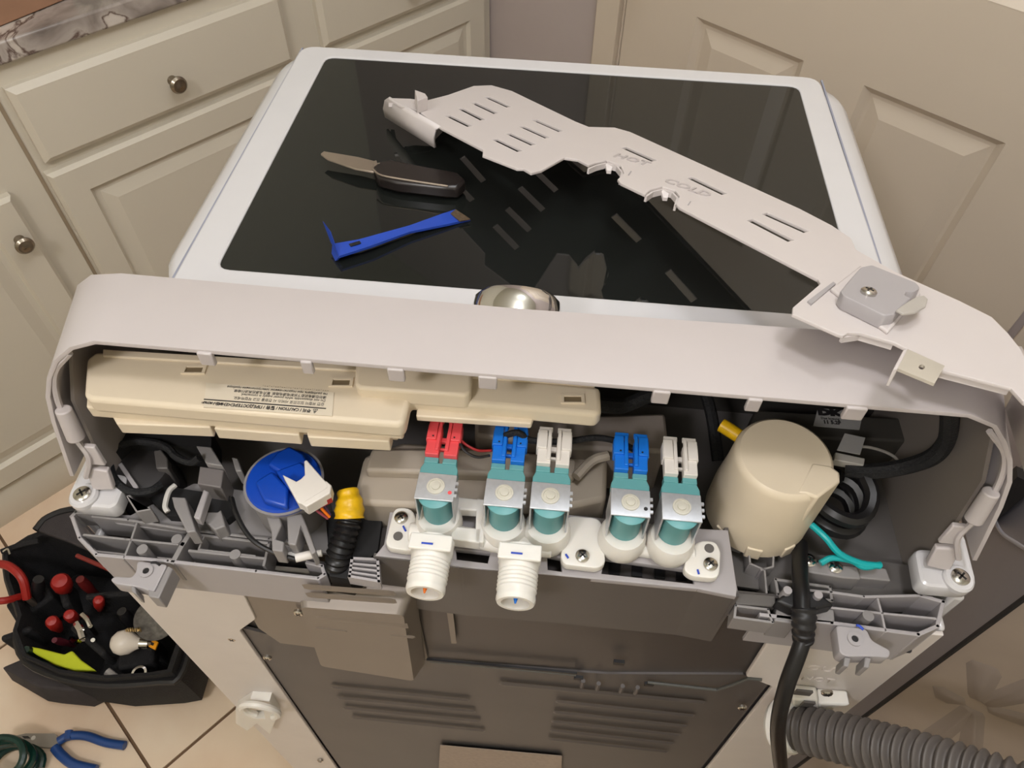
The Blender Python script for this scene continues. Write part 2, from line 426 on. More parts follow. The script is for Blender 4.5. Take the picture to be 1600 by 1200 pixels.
# cabinet: sides, front and rear flanges with the rear opening
cb = MB(); YR = .24
cb.box((-.342, YR + .005, .03), (-.335, .875, .905)); cb.box((.335, YR + .005, .03), (.342, .875, .905)); cb.box((-.335, .868, .03), (.335, .875, .905))
cab = cb.obj('cabinet', ENAMEL, W, bevel=.003)
fo = [(-.338, .03), (.338, .03), (.338, .905), (-.338, .905)]
fi = [(-.262, .05), (.268, .05), (.262, .44), (.252, .752), (.222, .772), (.216, .902), (-.222, .902), (-.230, .79), (-.255, .755)]
plate('rear_flange', FLANGE, cab, YF(YR), fo, [rnd(fi, .004)], th=.004, bev=.001)
fe = MB()
for x in (-.28, .28):
    for y in (.30, .82): fe.lathe([(.022, 0), (.022, .01), (.01, .014), (.01, .032)], (x, y, 0), n=16)
for k, (x, y) in enumerate([(x, y) for x in (-.28, .28) for y in (.30, .82)]):
    MB().lathe([(.022, 0), (.022, .01), (.01, .014), (.01, .034)], (x, y, 0), n=16).obj('foot', BLACKP, W)
# steel rear panels, pressed
plate('rear_backing', STEELD, W, YF(YR + .009), [(-.275, .04), (.275, .04), (.275, .905), (-.275, .905)], th=.002)
rp = plate('rear_panel', STEEL, W, YF(YR + .004), [(-.258, .05), (.264, .05), (.258, .44), (.25, .748), (.222, .765), (.10, .728), (-.075, .715), (-.21, .722), (-.225, .738), (-.255, .752)], th=.003)
plate('upper_rear_panel', STEELD, W, YF(YR + .006), [(-.078, .715), (.07, .722), (.225, .735), (.222, .93), (-.10, .93)], th=.003)
def emb(parent, T, pts2, h, m, name='pressed_bead', ins=.003, taper=None):
    """a pressed pad: outline raised by h (towards the viewer side), slanted flanks"""
    P = [V(p).to_2d() for p in pts2]; c = sum(P, V((0, 0))) / len(P)
    n = len(P); vs = [(p.x, p.y, 0) for p in P]
    for p in P:
        d = (c - p); q = p + d.normalized() * min(ins * 1.4, d.length * .4); vs.append((q.x, q.y, h))
    fs = [(i, (i + 1) % n, n + (i + 1) % n, n + i) for i in range(n)] + [tuple(range(n, 2 * n))]
    return MB(T).add(vs, fs).obj(name, m, parent)
TR = YF(YR + .001)
def bar(parent, T, a, b, w0, w1, h, ins, m, name):
    """pressed rib from a to b with slanted flanks and round-ish ends"""
    a = V(a); b = V(b); d = (b - a).normalized(); n = V((-d.y, d.x)); vs = []
    for k, z in ((0, 0), (ins, h)):
        p = w0 / 2 - k; q = w1 / 2 - k
        for c, off, al in ((a, -p * .7, -1), (a, -p, 0), (b, -q, 0), (b, -q * .7, 1), (b, q * .7, 1), (b, q, 0), (a, p, 0), (a, p * .7, -1)):
            e = c + n * off + d * (al * (p if c is a else q) * .7); vs.append((e.x, e.y, z))
    return MB(T).add(vs, [(k, (k + 1) % 8, 8 + (k + 1) % 8, 8 + k) for k in range(8)] + [tuple(range(8, 16))]).obj(name, m, parent)
def bead(x0, z0, x1, z1, w, parent=rp, m=STEEL, h=.0016, T=None):
    return bar(parent, T or TR, (x0, z0), (x1, z1), w, w, h, w * .38, m, 'pressed_bead')
# raised box at the upper left of the back
ul = MB(); oy = YR
def ulp(*ps): return [ay(u, v, YR) for u, v in ps]
out = ulp((415, 902), (560, 905), (640, 922), (668, 1030), (655, 1040), (505, 1018), (470, 930))
STEELW = mat('reflection_toned_steel', (140, 131, 122), .45, metal=.4, var=.04, scale=9)  # same steel in a lighter tone, a reflection painted into its colour
plate('left_rear_panel', STEELW, W, YF(YR + .002), ulp((373, 905), (560, 905), (640, 915), (668, 1034), (500, 1016), (437, 1008), (403, 985), (372, 930)), th=.003)
bo = [V((p.x, p.z)) for p in ulp((462, 900), (650, 915), (664, 1040), (500, 1014))]
emb(W, YF(YR), rnd(bo, .008), .020, STEELW, 'pressed_housing', ins=.010)
TB = YF(YR - .0195)
def ub(u0, v0, u1, v1, w): a = ay(u0, v0, YR - .02); b = ay(u1, v1, YR - .02); return bead(a.x, a.z, b.x, b.z, w, W, STEELW, .0012, TB)
ub(480, 918, 610, 928, .010); ub(485, 931, 612, 940, .010); ub(500, 965, 628, 978, .014); ub(495, 981, 540, 986, .006); ub(612, 993, 645, 996, .006)
for x0, z0, x1, z1 in ((-.19, .60, -.04, .605), (-.19, .56, -.035, .565), (-.19, .52, -.03, .525), (-.185, .48, -.025, .485), (.06, .635, .20, .635), (.06, .595, .20, .595), (.06, .558, .20, .558), (.06, .52, .20, .52), (.06, .48, .20, .48)):
    bead(x0, z0, x1, z1, .010)
bead(0, .675, .2, .682, .012)
rm = MB(); rm.tube(py(YR - .001, (672, 1033), (780, 1043), (900, 1054)), .0016, sub=1); rm.tube(py(YR - .001, (1012, 1066), (1120, 1078), (1145, 1070), (1170, 1060), (1190, 1062)), .0016, sub=1)
rm.obj('seam_lip', mat('seam_green_grey', (84, 84, 80), .4), W)
g = MB(); g.wall(py(YR - .0012, (668, 1030), (780, 1040), (900, 1051)), .003, .002); g.obj('seam_gap', BLACKP, W)
for u, v in ((910, 1064), (934, 1068), (971, 1072), (994, 1074)):
    q = ay(u, v, YR); MB().cyl(q + V((0, -.003, .010)), q + V((0, -.003, -.008)), .0022, n=8).obj('louvre', STEEL, W)
for u, v in ((555, 1033), (573, 1036), (610, 1040), (632, 1043)):
    q = ay(u, v, YR); MB().cyl(q + V((0, -.003, .006)), q + V((0, -.003, -.010)), .0022, n=8).obj('louvre', STEEL, W)
for u, v, r in ((904, 1059, .004), (1014, 1069, .004), (540, 1029, .003), (645, 1040, .003), (967, 1035, .0045)):
    MB().cbox(ay(u, v, YR - .0005), (r * 2.2, .003, r * 1.4)).obj('slot_hole', BLACKP, W)
plate('rating_label', mat('foil_label', (150, 134, 120), .4, var=.1, scale=200), W, YF(YR - .0015), ulp((688, 1163), (878, 1180), (876, 1240), (684, 1225)), th=.001)
plate('foil_strip', STEELW, W, YF(YR + .0015), ulp((696, 948), (706, 948), (713, 1008), (705, 1008)), th=.001)
for u, v in ((466, 960), (417, 1030), (449, 925), (353, 915), (362, 1000), (1160, 1108), (1220, 998), (500, 1190)):
    p = ay(u, v, YR - .004 if u > 380 or v > 1050 else YR); screw(W, p + V((0, .002, 0)), (0, -1, 0), .0046)
# pressed lines on the white rear flange, and the two plastic clips
plate('tie_clip', MILK, W, YF(YR - .010), ulp((372, 1095), (395, 1080), (425, 1082), (438, 1105), (425, 1135), (405, 1118), (390, 1130), (372, 1118)), [ulp((398, 1097), (415, 1097), (418, 1110), (402, 1110))], th=.012, bev=.001)
ringm = MB(); q = ay(408, 1105, YR - .012); ringm.tube([q + V((cos(a) * .021, -.004, sin(a) * .025)) for a in [radians(k) for k in range(-60, 250, 20)]], .0042, 8, 2); ringm.obj('clip_ring', MILK, W)
text('OUT', frame(ay(1290, 1046, YR - .0005), (1, 0, 0), (0, -1, 0)), .016, FLANGE, 'embossed_text', W, .0006)
text('NOT', frame(ay(1278, 1062, YR - .0005), (1, 0, 0), (0, -1, 0)), .013, FLANGE, 'embossed_text', W, .0006)
hb = MB()
for pts in (((1235, 1068), (1275, 1072), (1280, 1120), (1238, 1130)), ((1275, 1075), (1325, 1078), (1300, 1082), (1285, 1125), (1272, 1118))):
    hb.prism(ulp(*pts), (0, -.014, 0))
hb.obj('hose_bracket', MILK, W, bevel=.002)
MB().cbox(ay(1255, 1082, YR - .0150), (.014, .002, .010)).obj('bracket_slot', GREYD, W)
MB().cbox(ay(1262, 1100, YR - .0150), (.010, .002, .012)).obj('bracket_slot', GREYD, W)
screw(W, ay(1292, 1082, YR - .015), (0, -1, 0), .005)

# top body and lid
ring = lambda i, z: [(x, y, z) for x, y in rrect(-.348 + i, .449 + i, .348 - i, .893 - i, .055 - min(i, .03))]
top = loft([ring(.006, .905), ring(0, .93), ring(0, .975), ring(.004, .989), ring(.013, .997), ring(.028, 1.0)]); topo = top.obj('top_body', ENAMEL, W)
T1 = ZF(1.0045)
lid = plate('lid_frame', ENAMEL, W, T1, rnd([(-.320, .435), (.318, .435), (.315, .886), (-.322, .886)], [.005, .005, .02, .02]),
            [rnd([(-.286, .476), (.287, .476), (.287, .862), (-.285, .862)], [.012] * 4)], th=.0065, bev=.002)
plate('lid_glass', GLASS, W, ZF(1.0030), [(-.288, .474), (.289, .474), (.289, .864), (-.287, .864)], th=.004)
GAPM = mat('blue_grey_gap', (150, 152, 166), .6)
MB().box((-.3235, .44, .9995), (-.3215, .886, 1.0015)).obj('lid_gap', GAPM, W); MB().box((.3178, .44, .9995), (.3198, .886, 1.0015)).obj('lid_gap', GAPM, W)

# console shell (rounded bridge), lofted between its rear rim and its front edge
def yz(z): return .27 + (z - .945) * .194
rimL = [(-.277, 1.100), (-.296, 1.093), (-.312, 1.080), (-.323, 1.064), (-.331, 1.046), (-.336, 1.022), (-.340, .990), (-.343, .965)]
near = [V((x, yz(z), z)) for x, z in rimL[::-1]] + [V((0, .299, 1.101))] + [V((-x + .004 if x > -.3 else -x, yz(z), z)) for x, z in rimL]
farz = [(-.300, 1.084), (-.325, 1.080), (-.341, 1.068), (-.347, 1.050), (-.349, 1.03), (-.350, 1.005), (-.350, .990), (-.350, .965)]
farp = [V((x, .380 - (1.084 - z) * .0 + (.04 if z < 1.0 else 0), z)) for x, z in farz]
far = farp[::-1] + [V((0, .372, 1.088))] + [V((-p.x, p.y, p.z)) for p in farp]
dn_ = [V((p.x * .985, .455 if p.z > 1.0 else .46, min(p.z, 1.002))) for p in far]
def shell(near, far, front, t=.003):
    vs = near + far + front; n = len(near); fs = []
    for k in range(2):
        for i in range(n - 1): fs.append((k * n + i, k * n + i + 1, (k + 1) * n + i + 1, (k + 1) * n + i))
    return MB().add(vs, fs)
sh = shell(near, far, dn_); so = sh.obj('console_shell', WHITE, W)
sd = so.modifiers.new('solidify', 'SOLIDIFY'); sd.thickness = .003; sd.offset = -1
bv = so.modifiers.new('bevel', 'BEVEL'); bv.width = .0012; bv.segments = 2; bv.limit_method = 'ANGLE'
# tabs hanging under the near edge of the strip
for u, v, w in ((327, 545, .010), (484, 558, .0075), (623, 566, .011), (765, 578, .012), (1033, 597, .011), (1177, 612, .009), (1333, 624, .013)):
    p = az(u, v - 6, 1.097); MB().cbox(V((p.x, .2995, 1.093)), (w, .004, .012)).obj('clip_tab', WHITE, W, bevel=.001)
# end walls of the console with clips, left and right
def endwall(s):
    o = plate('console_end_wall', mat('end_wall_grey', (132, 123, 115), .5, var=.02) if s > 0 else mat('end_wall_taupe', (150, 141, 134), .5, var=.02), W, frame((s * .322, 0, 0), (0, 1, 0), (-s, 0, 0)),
              [V((s * .322, y, z)) for y, z in ((.282, .935), (.30, 1.03), (.325, 1.06), (.375, 1.066), (.440, .99), (.445, .89), (.29, .89))], th=.003)
    return o
endwall(-1); endwall(1)
for s in (-1, 1):
    L = lambda ps: [V((s * x, y, z)) for x, y, z in ps]
    # inner white lip that follows the rim
    b = MB(); b.tube(L([(.300, .300, 1.085), (.318, .297, 1.066), (.326, .292, 1.04), (.3275, .286, 1.005), (.322, .280, .985), (.330, .274, .965)]), .0022, 6, 4); b.obj('inner_lip', WHITE, W)
    MB().cyl(L([(.3235, .289, 1.034)])[0], L([(.3235, .283, 1.006)])[0], .0056, .0064).obj('screw_boss', WHITE, W, bevel=.001)
    MB().prism(L([(.326, .283, .995), (.315, .283, .995), (.312, .279, .976), (.326, .279, .976)]), (0, .004, 0)).obj('snap_clip', WHITE, W, bevel=.001)
    MB().prism(L([(.330, .278, .972), (.313, .278, .970), (.312, .272, .953), (.330, .271, .950)]), (0, .005, 0)).obj('snap_clip', WHITE, W, bevel=.001)
    # rounded corner block with its screw
    ob = plate('corner_block', ENAMEL, W, ZF(.948), [(s * x, y) for x, y in ((.349, .258), (.352, .312), (.327, .312), (.326, .290), (.309, .289), (.307, .262), (.311, .258))], th=.016, bev=.003, r=[.012, .012, .003, .002, .006, .008, .008])
    bs = MB(); bs.lathe([(.011, 0), (.011, .004), (.0095, .006)], (s * .335, .266, .946), n=24); bs.obj('screw_boss', ENAMEL, W)
    screw(W, (s * .335, .266, .9525), (0, 0, 1), .0066)
MB().box((-.349, .26, .87), (-.338, .40, .93)).obj('cabinet_shoulder', ENAMEL, W, bevel=.003)
MB().box((.338, .26, .87), (.349, .40, .93)).obj('cabinet_shoulder', ENAMEL, W, bevel=.003)
# chrome dial on the front of the console
kd = MB(); kd.lathe([(.036, 0), (.0362, .012), (.034, .022), (.030, .026), (.0, .027)], (-.009, .402, 1.036), (0, .95, .55), 40); kd.obj('dial', CHROME, W)

# ---- grey rear chassis (tray) under the console
plate('chassis_floor', GREYD, W, ZF(.902), [(-.322, .262), (.322, .262), (.322, .452), (-.322, .452)], th=.004)
MB().prism([(-.320, .372, 1.079), (-.320, .444, .997), (-.320, .446, .902), (-.320, .442, .902), (-.320, .439, .995), (-.320, .368, 1.076)], (.640, 0, 0)).obj('chassis_back', mat('deep_grey', (58, 55, 51), .6), W)
ZT = .931
def T_(*ps): return pz(ZT, *ps)
tl = T_((112, 806), (124, 840), (150, 866), (262, 876), (400, 892), (497, 903))
# left bins: floor, outer wall, ribs
lb = MB(); lb.wall(tl, .050, .003); lb.wall(T_((497, 903), (507, 897), (503, 884), (480, 878)), .024, .003); lb.obj('chassis_rear_wall', GREYL, W, bevel=.0008)
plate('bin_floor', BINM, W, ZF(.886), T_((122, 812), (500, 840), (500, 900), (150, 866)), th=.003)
r_ = MB(); r_.wall(T_((145, 806), (200, 812), (300, 828), (420, 842), (480, 850)), .030, .0022)
r_.wall(T_((131, 835), (196, 842), (277, 850)), .030, .0018); r_.wall(T_((213, 818), (204, 845), (193, 872)), .030, .0018); r_.wall(T_((300, 828), (285, 850), (270, 877)), .030, .004)
r_.wall(T_((300, 834), (420, 848), (412, 882)), .026, .0022); r_.wall(T_((296, 860), (412, 872)), .026, .0022); r_.wall(T_((318, 838), (310, 858), (398, 868)), .014, .0014)
r_.wall(T_((112, 806), (118, 800), (150, 800)), .02, .003)
r_.obj('chassis_ribs', GREY, W, bevel=.0005)
for u, v in ((222, 858), (276, 842), (367, 866)):
    q = az(u, v, ZT + .001); MB().cyl(q - V((0, 0, .032)), q, .0048, .0042, 14).obj('screw_post', GREY, W)
plate('chassis_deck', GREY, W, ZF(.9255), T_((150, 798), (200, 800), (300, 750), (505, 780), (512, 860), (425, 845), (300, 830), (180, 814)), th=.003)
# right bins
rbw = T_((1190, 960), (1300, 973), (1435, 991), (1465, 978), (1474, 940), (1440, 930))
rb = MB(); rb.wall(rbw, .050, .003); rb.wall(T_((1300, 925), (1350, 932), (1440, 930)), .03, .0022); rb.wall(T_((1290, 948), (1380, 958), (1462, 966)), .030, .0018)
rb.wall(T_((1372, 936), (1378, 958), (1384, 986)), .030, .0018); rb.wall(T_((1245, 920), (1300, 925)), .03, .002); rb.obj('chassis_rear_wall', GREYL, W, bevel=.0005)
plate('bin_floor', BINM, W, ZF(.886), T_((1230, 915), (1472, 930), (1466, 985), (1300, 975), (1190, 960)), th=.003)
q = az(1357, 962, ZT + .001); MB().cyl(q - V((0, 0, .032)), q, .005, .0042, 14).obj('screw_post', GREY, W)
# right deck with the cord seat
plate('chassis_deck', GREYD, W, ZF(.915), T_((1145, 840), (1230, 850), (1330, 855), (1440, 870), (1450, 925), (1350, 930), (1145, 900)), th=.003)
cs = MB(); cs.wall(T_((1212, 905), (1297, 917), (1300, 938), (1216, 928)), .018, .0022, True); cs.wall(T_((1150, 946), (1200, 952), (1207, 972), (1148, 964)), .020, .002, True)
cs.wall(T_((1170, 845), (1172, 880), (1195, 890), (1198, 925)), .03, .0016); cs.wall(T_((1195, 845), (1210, 850), (1208, 885), (1190, 890)), .03, .0016); cs.obj('cord_seat', GREY, W, bevel=.0004)
for pts in (((1215, 943), (1242, 946), (1247, 962), (1245, 975), (1210, 970)), ((1274, 950), (1303, 952), (1305, 975), (1275, 973))):
    MB().prism(T_(*pts), (0, 0, -.03)).obj('cord_seat_block', GREY, W, bevel=.001)
MB().prism(T_((1145, 925), (1212, 930), (1212, 948), (1150, 944)), (0, 0, -.02)).obj('cord_seat_block', GREYD, W, bevel=.001)
MB().prism(pz(.935, (1253, 875), (1340, 885), (1345, 905), (1318, 903), (1250, 892)), (0, 0, -.02)).obj('earth_ledge', GREY, W, bevel=.001)
MB().prism(pz(.93, (1338, 880), (1385, 888), (1392, 908), (1335, 902)), (0, 0, -.02)).obj('earth_ledge', GREY, W, bevel=.001)
for u, v in ((1264, 876), (1305, 886)): screw(W, az(u, v, .936), (0, 0, 1), .0055, CHROME)
# hooks that stick out of the back
def hook(pts, hole, prongs, mark):
    o = plate('mounting_hook', GREYL, W, ZF(.934), pz(.934, *pts), th=.014, bev=.0012, r=.003)
    q = az(*hole, .934); MB().lathe([(.0052, 0), (.0052, .0015), (.0025, .0015), (.0025, .0002), (0, .0002)], q, n=18).obj('screw_socket', GREYL, o)
    MB().lathe([(.0024, 0), (.0024, .0008)], q, n=12).obj('socket_hole', BLACKP, o)
    for p in prongs: MB().prism(pz(.934, *p), (0, 0, -.018)).obj('prong', GREY, o, bevel=.0008)
    a, b = pz(.9345, *mark); MB().tube([a, (a + b) / 2 + V((0, .001, 0)), b], .001, 6).obj('pen_mark', INK if pts[0][0] < 800 else PENB, o)
hook(((214, 876), (262, 882), (240, 926), (218, 918), (196, 915), (178, 912), (172, 905), (180, 900), (205, 902), (212, 894)), (229, 893),
     (((204, 914), (211, 916), (213, 928), (206, 925)), ((231, 920), (242, 924), (262, 884), (270, 888), (248, 935), (232, 932))), ((236, 879), (250, 883)))
hook(((1306, 976), (1338, 980), (1355, 983), (1362, 1000), (1392, 1016), (1390, 1028), (1365, 1026), (1322, 1026), (1312, 1020)), (1335, 999),
     (((1320, 1026), (1330, 1028), (1326, 1042), (1318, 1040)), ((1352, 1026), (1362, 1028), (1358, 1044), (1350, 1042))), ((1338, 977), (1349, 984)))

# ---- left interior pieces
for pts, zt, h, m in (
    (((306, 696), (330, 698), (348, 728), (322, 724)), .960, .03, GREY), (((362, 714), (372, 716), (378, 736), (368, 736)), .955, .02, GREY),
    (((312, 728), (350, 734), (345, 762), (308, 756)), .955, .03, mat('pale_block', (120, 114, 112), .5)),
    (((268, 776), (290, 777), (294, 792), (306, 830), (292, 832), (272, 792)), .955, .02, GREY), (((318, 764), (326, 768), (312, 812), (302, 808)), .960, .01, GREYL),
    (((196, 774), (204, 772), (216, 796), (234, 790), (236, 796), (212, 800)), .95, .02, GREY), (((320, 800), (340, 800), (345, 796), (352, 822), (335, 828), (318, 812)), .946, .02, GREY),
    (((240, 704), (252, 702), (262, 716), (262, 732), (244, 732)), .95, .03, mat('pale_bracket', (96, 92, 90), .4))):
    MB().prism(pz(zt, *pts), (0, 0, -h)).obj('chassis_bracket', m, W, bevel=.001)
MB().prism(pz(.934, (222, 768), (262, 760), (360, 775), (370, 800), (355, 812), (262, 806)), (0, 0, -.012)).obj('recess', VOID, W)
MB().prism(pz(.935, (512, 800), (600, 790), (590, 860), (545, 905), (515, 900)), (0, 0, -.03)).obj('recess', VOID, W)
# drain pump cup with translucent dome seen at the left
dm = MB(); c0 = az(218, 735, .94); dm.lathe([(.026, -.04), (.026, .0), (.024, .004), (.019, .006), (.0, .008)], c0, n=30); dm.obj('smoked_cup', mat('smoked_plastic', (44, 41, 41), .6), W)
MB().prism(pz(.949, (184, 726), (190, 722), (216, 760), (211, 766)), (0, 0, -.003)).obj('cup_rib', GREYL, W, bevel=.0005)
plate('black_bracket', VOID, W, ZF(.958), pz(.958, (158, 668), (330, 672), (330, 700), (200, 690), (172, 715), (158, 702)), th=.03)

# ---- valve carrier
ZB = .950
def B_(*ps): return pz(ZB, *ps)
plate('valve_carrier', GREYL, W, ZF(ZB), B_((612, 782), (640, 785), (900, 805), (1095, 826), (1138, 828), (1152, 920), (1150, 932), (1090, 920), (860, 898), (720, 886), (640, 874), (586, 868), (600, 850)),
      [B_((712, 858), (766, 864), (762, 880), (714, 874)), B_((855, 868), (876, 872), (878, 893), (856, 890)), B_((945, 872), (1085, 892), (1084, 912), (940, 896))], th=.006, bev=.0008)
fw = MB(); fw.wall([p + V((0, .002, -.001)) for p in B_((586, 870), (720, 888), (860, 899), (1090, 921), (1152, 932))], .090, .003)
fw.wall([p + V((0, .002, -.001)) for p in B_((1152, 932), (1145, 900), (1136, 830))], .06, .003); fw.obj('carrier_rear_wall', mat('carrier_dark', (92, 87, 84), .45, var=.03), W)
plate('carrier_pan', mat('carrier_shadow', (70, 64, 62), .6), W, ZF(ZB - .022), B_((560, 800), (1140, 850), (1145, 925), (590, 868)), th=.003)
for u in (960, 995, 1030, 1064):
    MB().cbox(az(u, 885 + (u - 960) * .08, ZB - .021), (.008, .014, .002)).obj('vent_slot', BLACKP, W)
vg = MB(); g0 = pz(.945, (550, 872), (590, 874), (592, 908), (546, 900)); vg.wall(g0, .012, .002, True)
for k in (.3, .53, .77): vg.wall([g0[0].lerp(g0[3], k), g0[1].lerp(g0[2], k)], .010, .0016)
vg.obj('vent_grille', GREYL, W)
MB().prism([p - V((0, 0, .008)) for p in g0], (0, 0, -.002)).obj('vent_back', BLACKP, W)

# ================================================================ INTERNAL UNITS (each can be lifted out)
# cream control board housing
pc = thing('control_board_housing', 'long cream plastic control board housing with a warning label, under the white console strip', 'housing', (-.12, .33, .96))
ZP = 1.052
def P_(*ps, z=ZP): return pz(z, *ps)
hh = MB(); hh.prism(P_((150, 548), (560, 574), (745, 586), (938, 604), (940, 640), (934, 648), (640, 622), (632, 660), (620, 664), (400, 646), (140, 624), (130, 618), (134, 560)), (0, 0, -.016)); hh.obj('lid', CREAM, pc, bevel=.0035, seg=3)
MB().prism(P_((160, 545), (930, 592), (930, 601), (160, 556), z=1.0535), (0, 0, -.010)).obj('rear_ridge', CREAM, pc, bevel=.001)
MB().prism(P_((140, 560), (930, 610), (928, 648), (640, 622), (628, 672), (400, 658), (134, 636), z=1.038), (0, 0, -.012)).obj('lip', CREAM, pc, bevel=.0015)
for q in (((170, 640), (332, 653), (328, 668), (182, 662)), ((340, 654), (470, 664), (467, 680), (334, 670)), ((477, 664), (612, 674), (608, 690), (481, 683))):
    MB().prism(P_(*q, z=1.028), (0, 0, -.012)).obj('skirt_segment', CREAM, pc, bevel=.001)
MB().prism(P_((170, 600), (625, 640), (620, 676), (175, 650), z=1.027), (0, 0, -.010)).obj('base', CREAM, pc, bevel=.001)
MB().prism(P_((556, 562), (738, 572), (736, 612), (728, 618), (562, 606), (554, 600), z=1.062), (0, 0, -.016)).obj('raised_cover', CREAM, pc, bevel=.003, seg=3)
MB().prism(P_((652, 634), (835, 648), (830, 662), (650, 650), z=1.040), (0, 0, -.006)).obj('shelf', CREAM, pc, bevel=.001)
for u, v in ((303, 576), (533, 596), (895, 622)):
    q = az(u, v, ZP + .0014); f_ = plate('latch', CREAM, pc, frame(q, az(u + 30, v + 2.2, ZP) - q, (0, 0, 1)), [(-.0085, -.0042), (.0085, -.0042), (.0085, .0042), (-.0085, .0042)], [[(-.006, -.003), (.006, -.003), (.006, .002), (-.006, .002)]], th=.0025, bev=.0004)
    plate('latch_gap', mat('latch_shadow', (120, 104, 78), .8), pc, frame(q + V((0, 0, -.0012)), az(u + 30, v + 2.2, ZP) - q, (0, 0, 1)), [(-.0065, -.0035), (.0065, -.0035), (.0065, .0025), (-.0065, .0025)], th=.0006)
lt = P_((322, 598), (522, 613), (519, 650), (318, 636), z=ZP + .0006)
lo = MB(); lo.prism(lt, (0, 0, -.0005)); lo = lo.obj('warning_label', LABELC, pc)
ex = (lt[0] - lt[1]).normalized(); o_ = (lt[0] + lt[2]) / 2; ey = V((0, 0, 1)).cross(ex)
def ltx(s, du, dv, size, bold=0): text(s, frame(o_ + ex * du + ey * dv + V((0, 0, .0002)), ex, (0, 0, 1)), size, INK, 'label_text', lo, .00005, 'LEFT', bold, .92)
ltx('\u26a0 주의 / CAUTION / 警告 / ПРЕДОСТЕРЕЖЕНИЕ / ความ', -.037, .0072, .0034, .00010)
ltx('감전 위험이 있으므로 서비스 시 전원을 끄고 작업하세요.', -.040, .0010, .0030)
ltx('Do not disassemble while power supply is connected.', -.040, -.0022, .0030); ltx('请勿在通电状态下拆卸电源电路板. 断开电源后再进行维修.', -.040, -.0052, .0028)
ltx('Не разбирать при подключенном электропитании прибора', -.040, -.0082, .0027)
ltx('- - - . - - . . - - - . - . - - . - . . - - . - - . - . - - .', -.040, -.0108, .003)
ltx('DC68-03172A-00', .030, .0072, .0022)
MB().prism([o_ + ex * -.042 + ey * .0048, o_ + ex * .044 + ey * .0048, o_ + ex * .044 + ey * .0041, o_ + ex * -.042 + ey * .0041], (0, 0, .0004)).obj('label_rule', INK, lo)
# pale dispenser housing behind the valves
dh = thing('dispenser_housing', 'dull beige plastic dispenser housing lying deep behind the row of valves', 'housing', (0, .36, .906))
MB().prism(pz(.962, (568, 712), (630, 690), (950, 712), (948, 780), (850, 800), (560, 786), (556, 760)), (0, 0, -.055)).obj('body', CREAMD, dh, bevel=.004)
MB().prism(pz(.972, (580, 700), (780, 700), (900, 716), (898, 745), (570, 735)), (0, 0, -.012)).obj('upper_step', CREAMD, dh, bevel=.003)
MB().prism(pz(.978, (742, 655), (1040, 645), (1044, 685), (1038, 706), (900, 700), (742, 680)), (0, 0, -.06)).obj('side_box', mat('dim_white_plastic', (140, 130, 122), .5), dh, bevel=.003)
MB().tube(pz(.975, (900, 745), (925, 720), (950, 712)), .004, 8).obj('bead', CREAMD, dh)
# ---- inlet valve block
vb = thing('inlet_valve_block', 'milky white inlet valve block with two threaded ports and five teal solenoids', 'water valve', (.03, .25, .95))
mn = MB(); mn.tube(pz(.962, (640, 832), (720, 838), (790, 850), (862, 856)), .0075, 14)
mn.tube(pz(.955, (950, 850), (1085, 868)), .0065, 14, 1)
mn.prism(pz(.972, (705, 775), (750, 780), (748, 798), (704, 795)), (0, 0, -.010)); mn.prism(pz(.972, (706, 822), (752, 826), (750, 848), (704, 842)), (0, 0, -.012)); mn.prism(pz(.972, (745, 778), (758, 780), (756, 848), (742, 846)), (0, 0, -.012))
mn.obj('manifold', MILK, vb, bevel=.001)
def lug(pts, scr, hole, mark):
    o = plate('mounting_lug', MILK, vb, ZF(.960), pz(.960, *pts), [], th=.008, bev=.001, r=.007)
    screw(vb, az(*scr, .9605), r=.0052)
    if hole: MB().lathe([(.0036, 0), (.0036, .0006)], az(*hole, .960), n=14).obj('lug_hole', GREYD, o)
    if mark: a, b = pz(.9605, *mark); MB().tube([a, b], .0008, 6, 1).obj('pen_mark', PENB, o)
lug(((616, 792), (645, 794), (655, 830), (648, 862), (608, 856), (602, 848)), (627, 809), (622, 838), ((630, 822), (634, 830)))
lug(((884, 805), (940, 810), (946, 880), (934, 888), (882, 882), (876, 872)), (910, 869), None, ((884, 866), (888, 872)))
lug(((1092, 844), (1118, 846), (1126, 860), (1124, 905), (1080, 900), (1068, 890), (1075, 862)), (1110, 882), (1108, 857), ((1090, 890), (1092, 897)))
def port(u0, v0, tip, inner):
    p0 = az(u0, v0, .976); a = V((0, -1, -.03)).normalized()
    L = .033; prof = [(.0150, -.006), (.0150, .004), (.0142, .006)]
    for k in range(6): prof += [(.0142, .009 + k * .003), (.0134, .0105 + k * .003)]
    prof += [(.0138, .029), (.0138, L - .002), (.0128, L), (.0100, L), (.0098, L - .004), (.0094, L - .014), (0, L - .014)]
    o = MB().lathe(prof, p0, a, 32).obj('inlet_port', MILK, vb)
    MB().lathe([(.0093, L - .0138), (.0093, L - .0128), (0, L - .0128)], p0, a, 24).obj('inlet_screen', inner, o)
    MB().lathe([(.0026, L - .0128), (.0020, L - .004), (.0006, L + .001)], p0 + V((0, 0, .003)), a, 10).obj('flow_pin', tip, o)
    MB().cbox(p0 + V((0, -.002, .0145)), (.030, .012, .003)).obj('port_collar', MILK, o, bevel=.001)
    m = p0 + V((-.002, -.004, .0163)); MB().tube([m - V((.004, 0, 0)), m + V((.004, 0, 0))], .0007, 6, 1).obj('pen_mark', PENB, o)
    return o
port(676, 858, ORANGE, mat('port_inner_cream', (216, 200, 176), .5)); port(812, 873, BLUE, mat('port_inner_yellow', (214, 172, 84), .5))
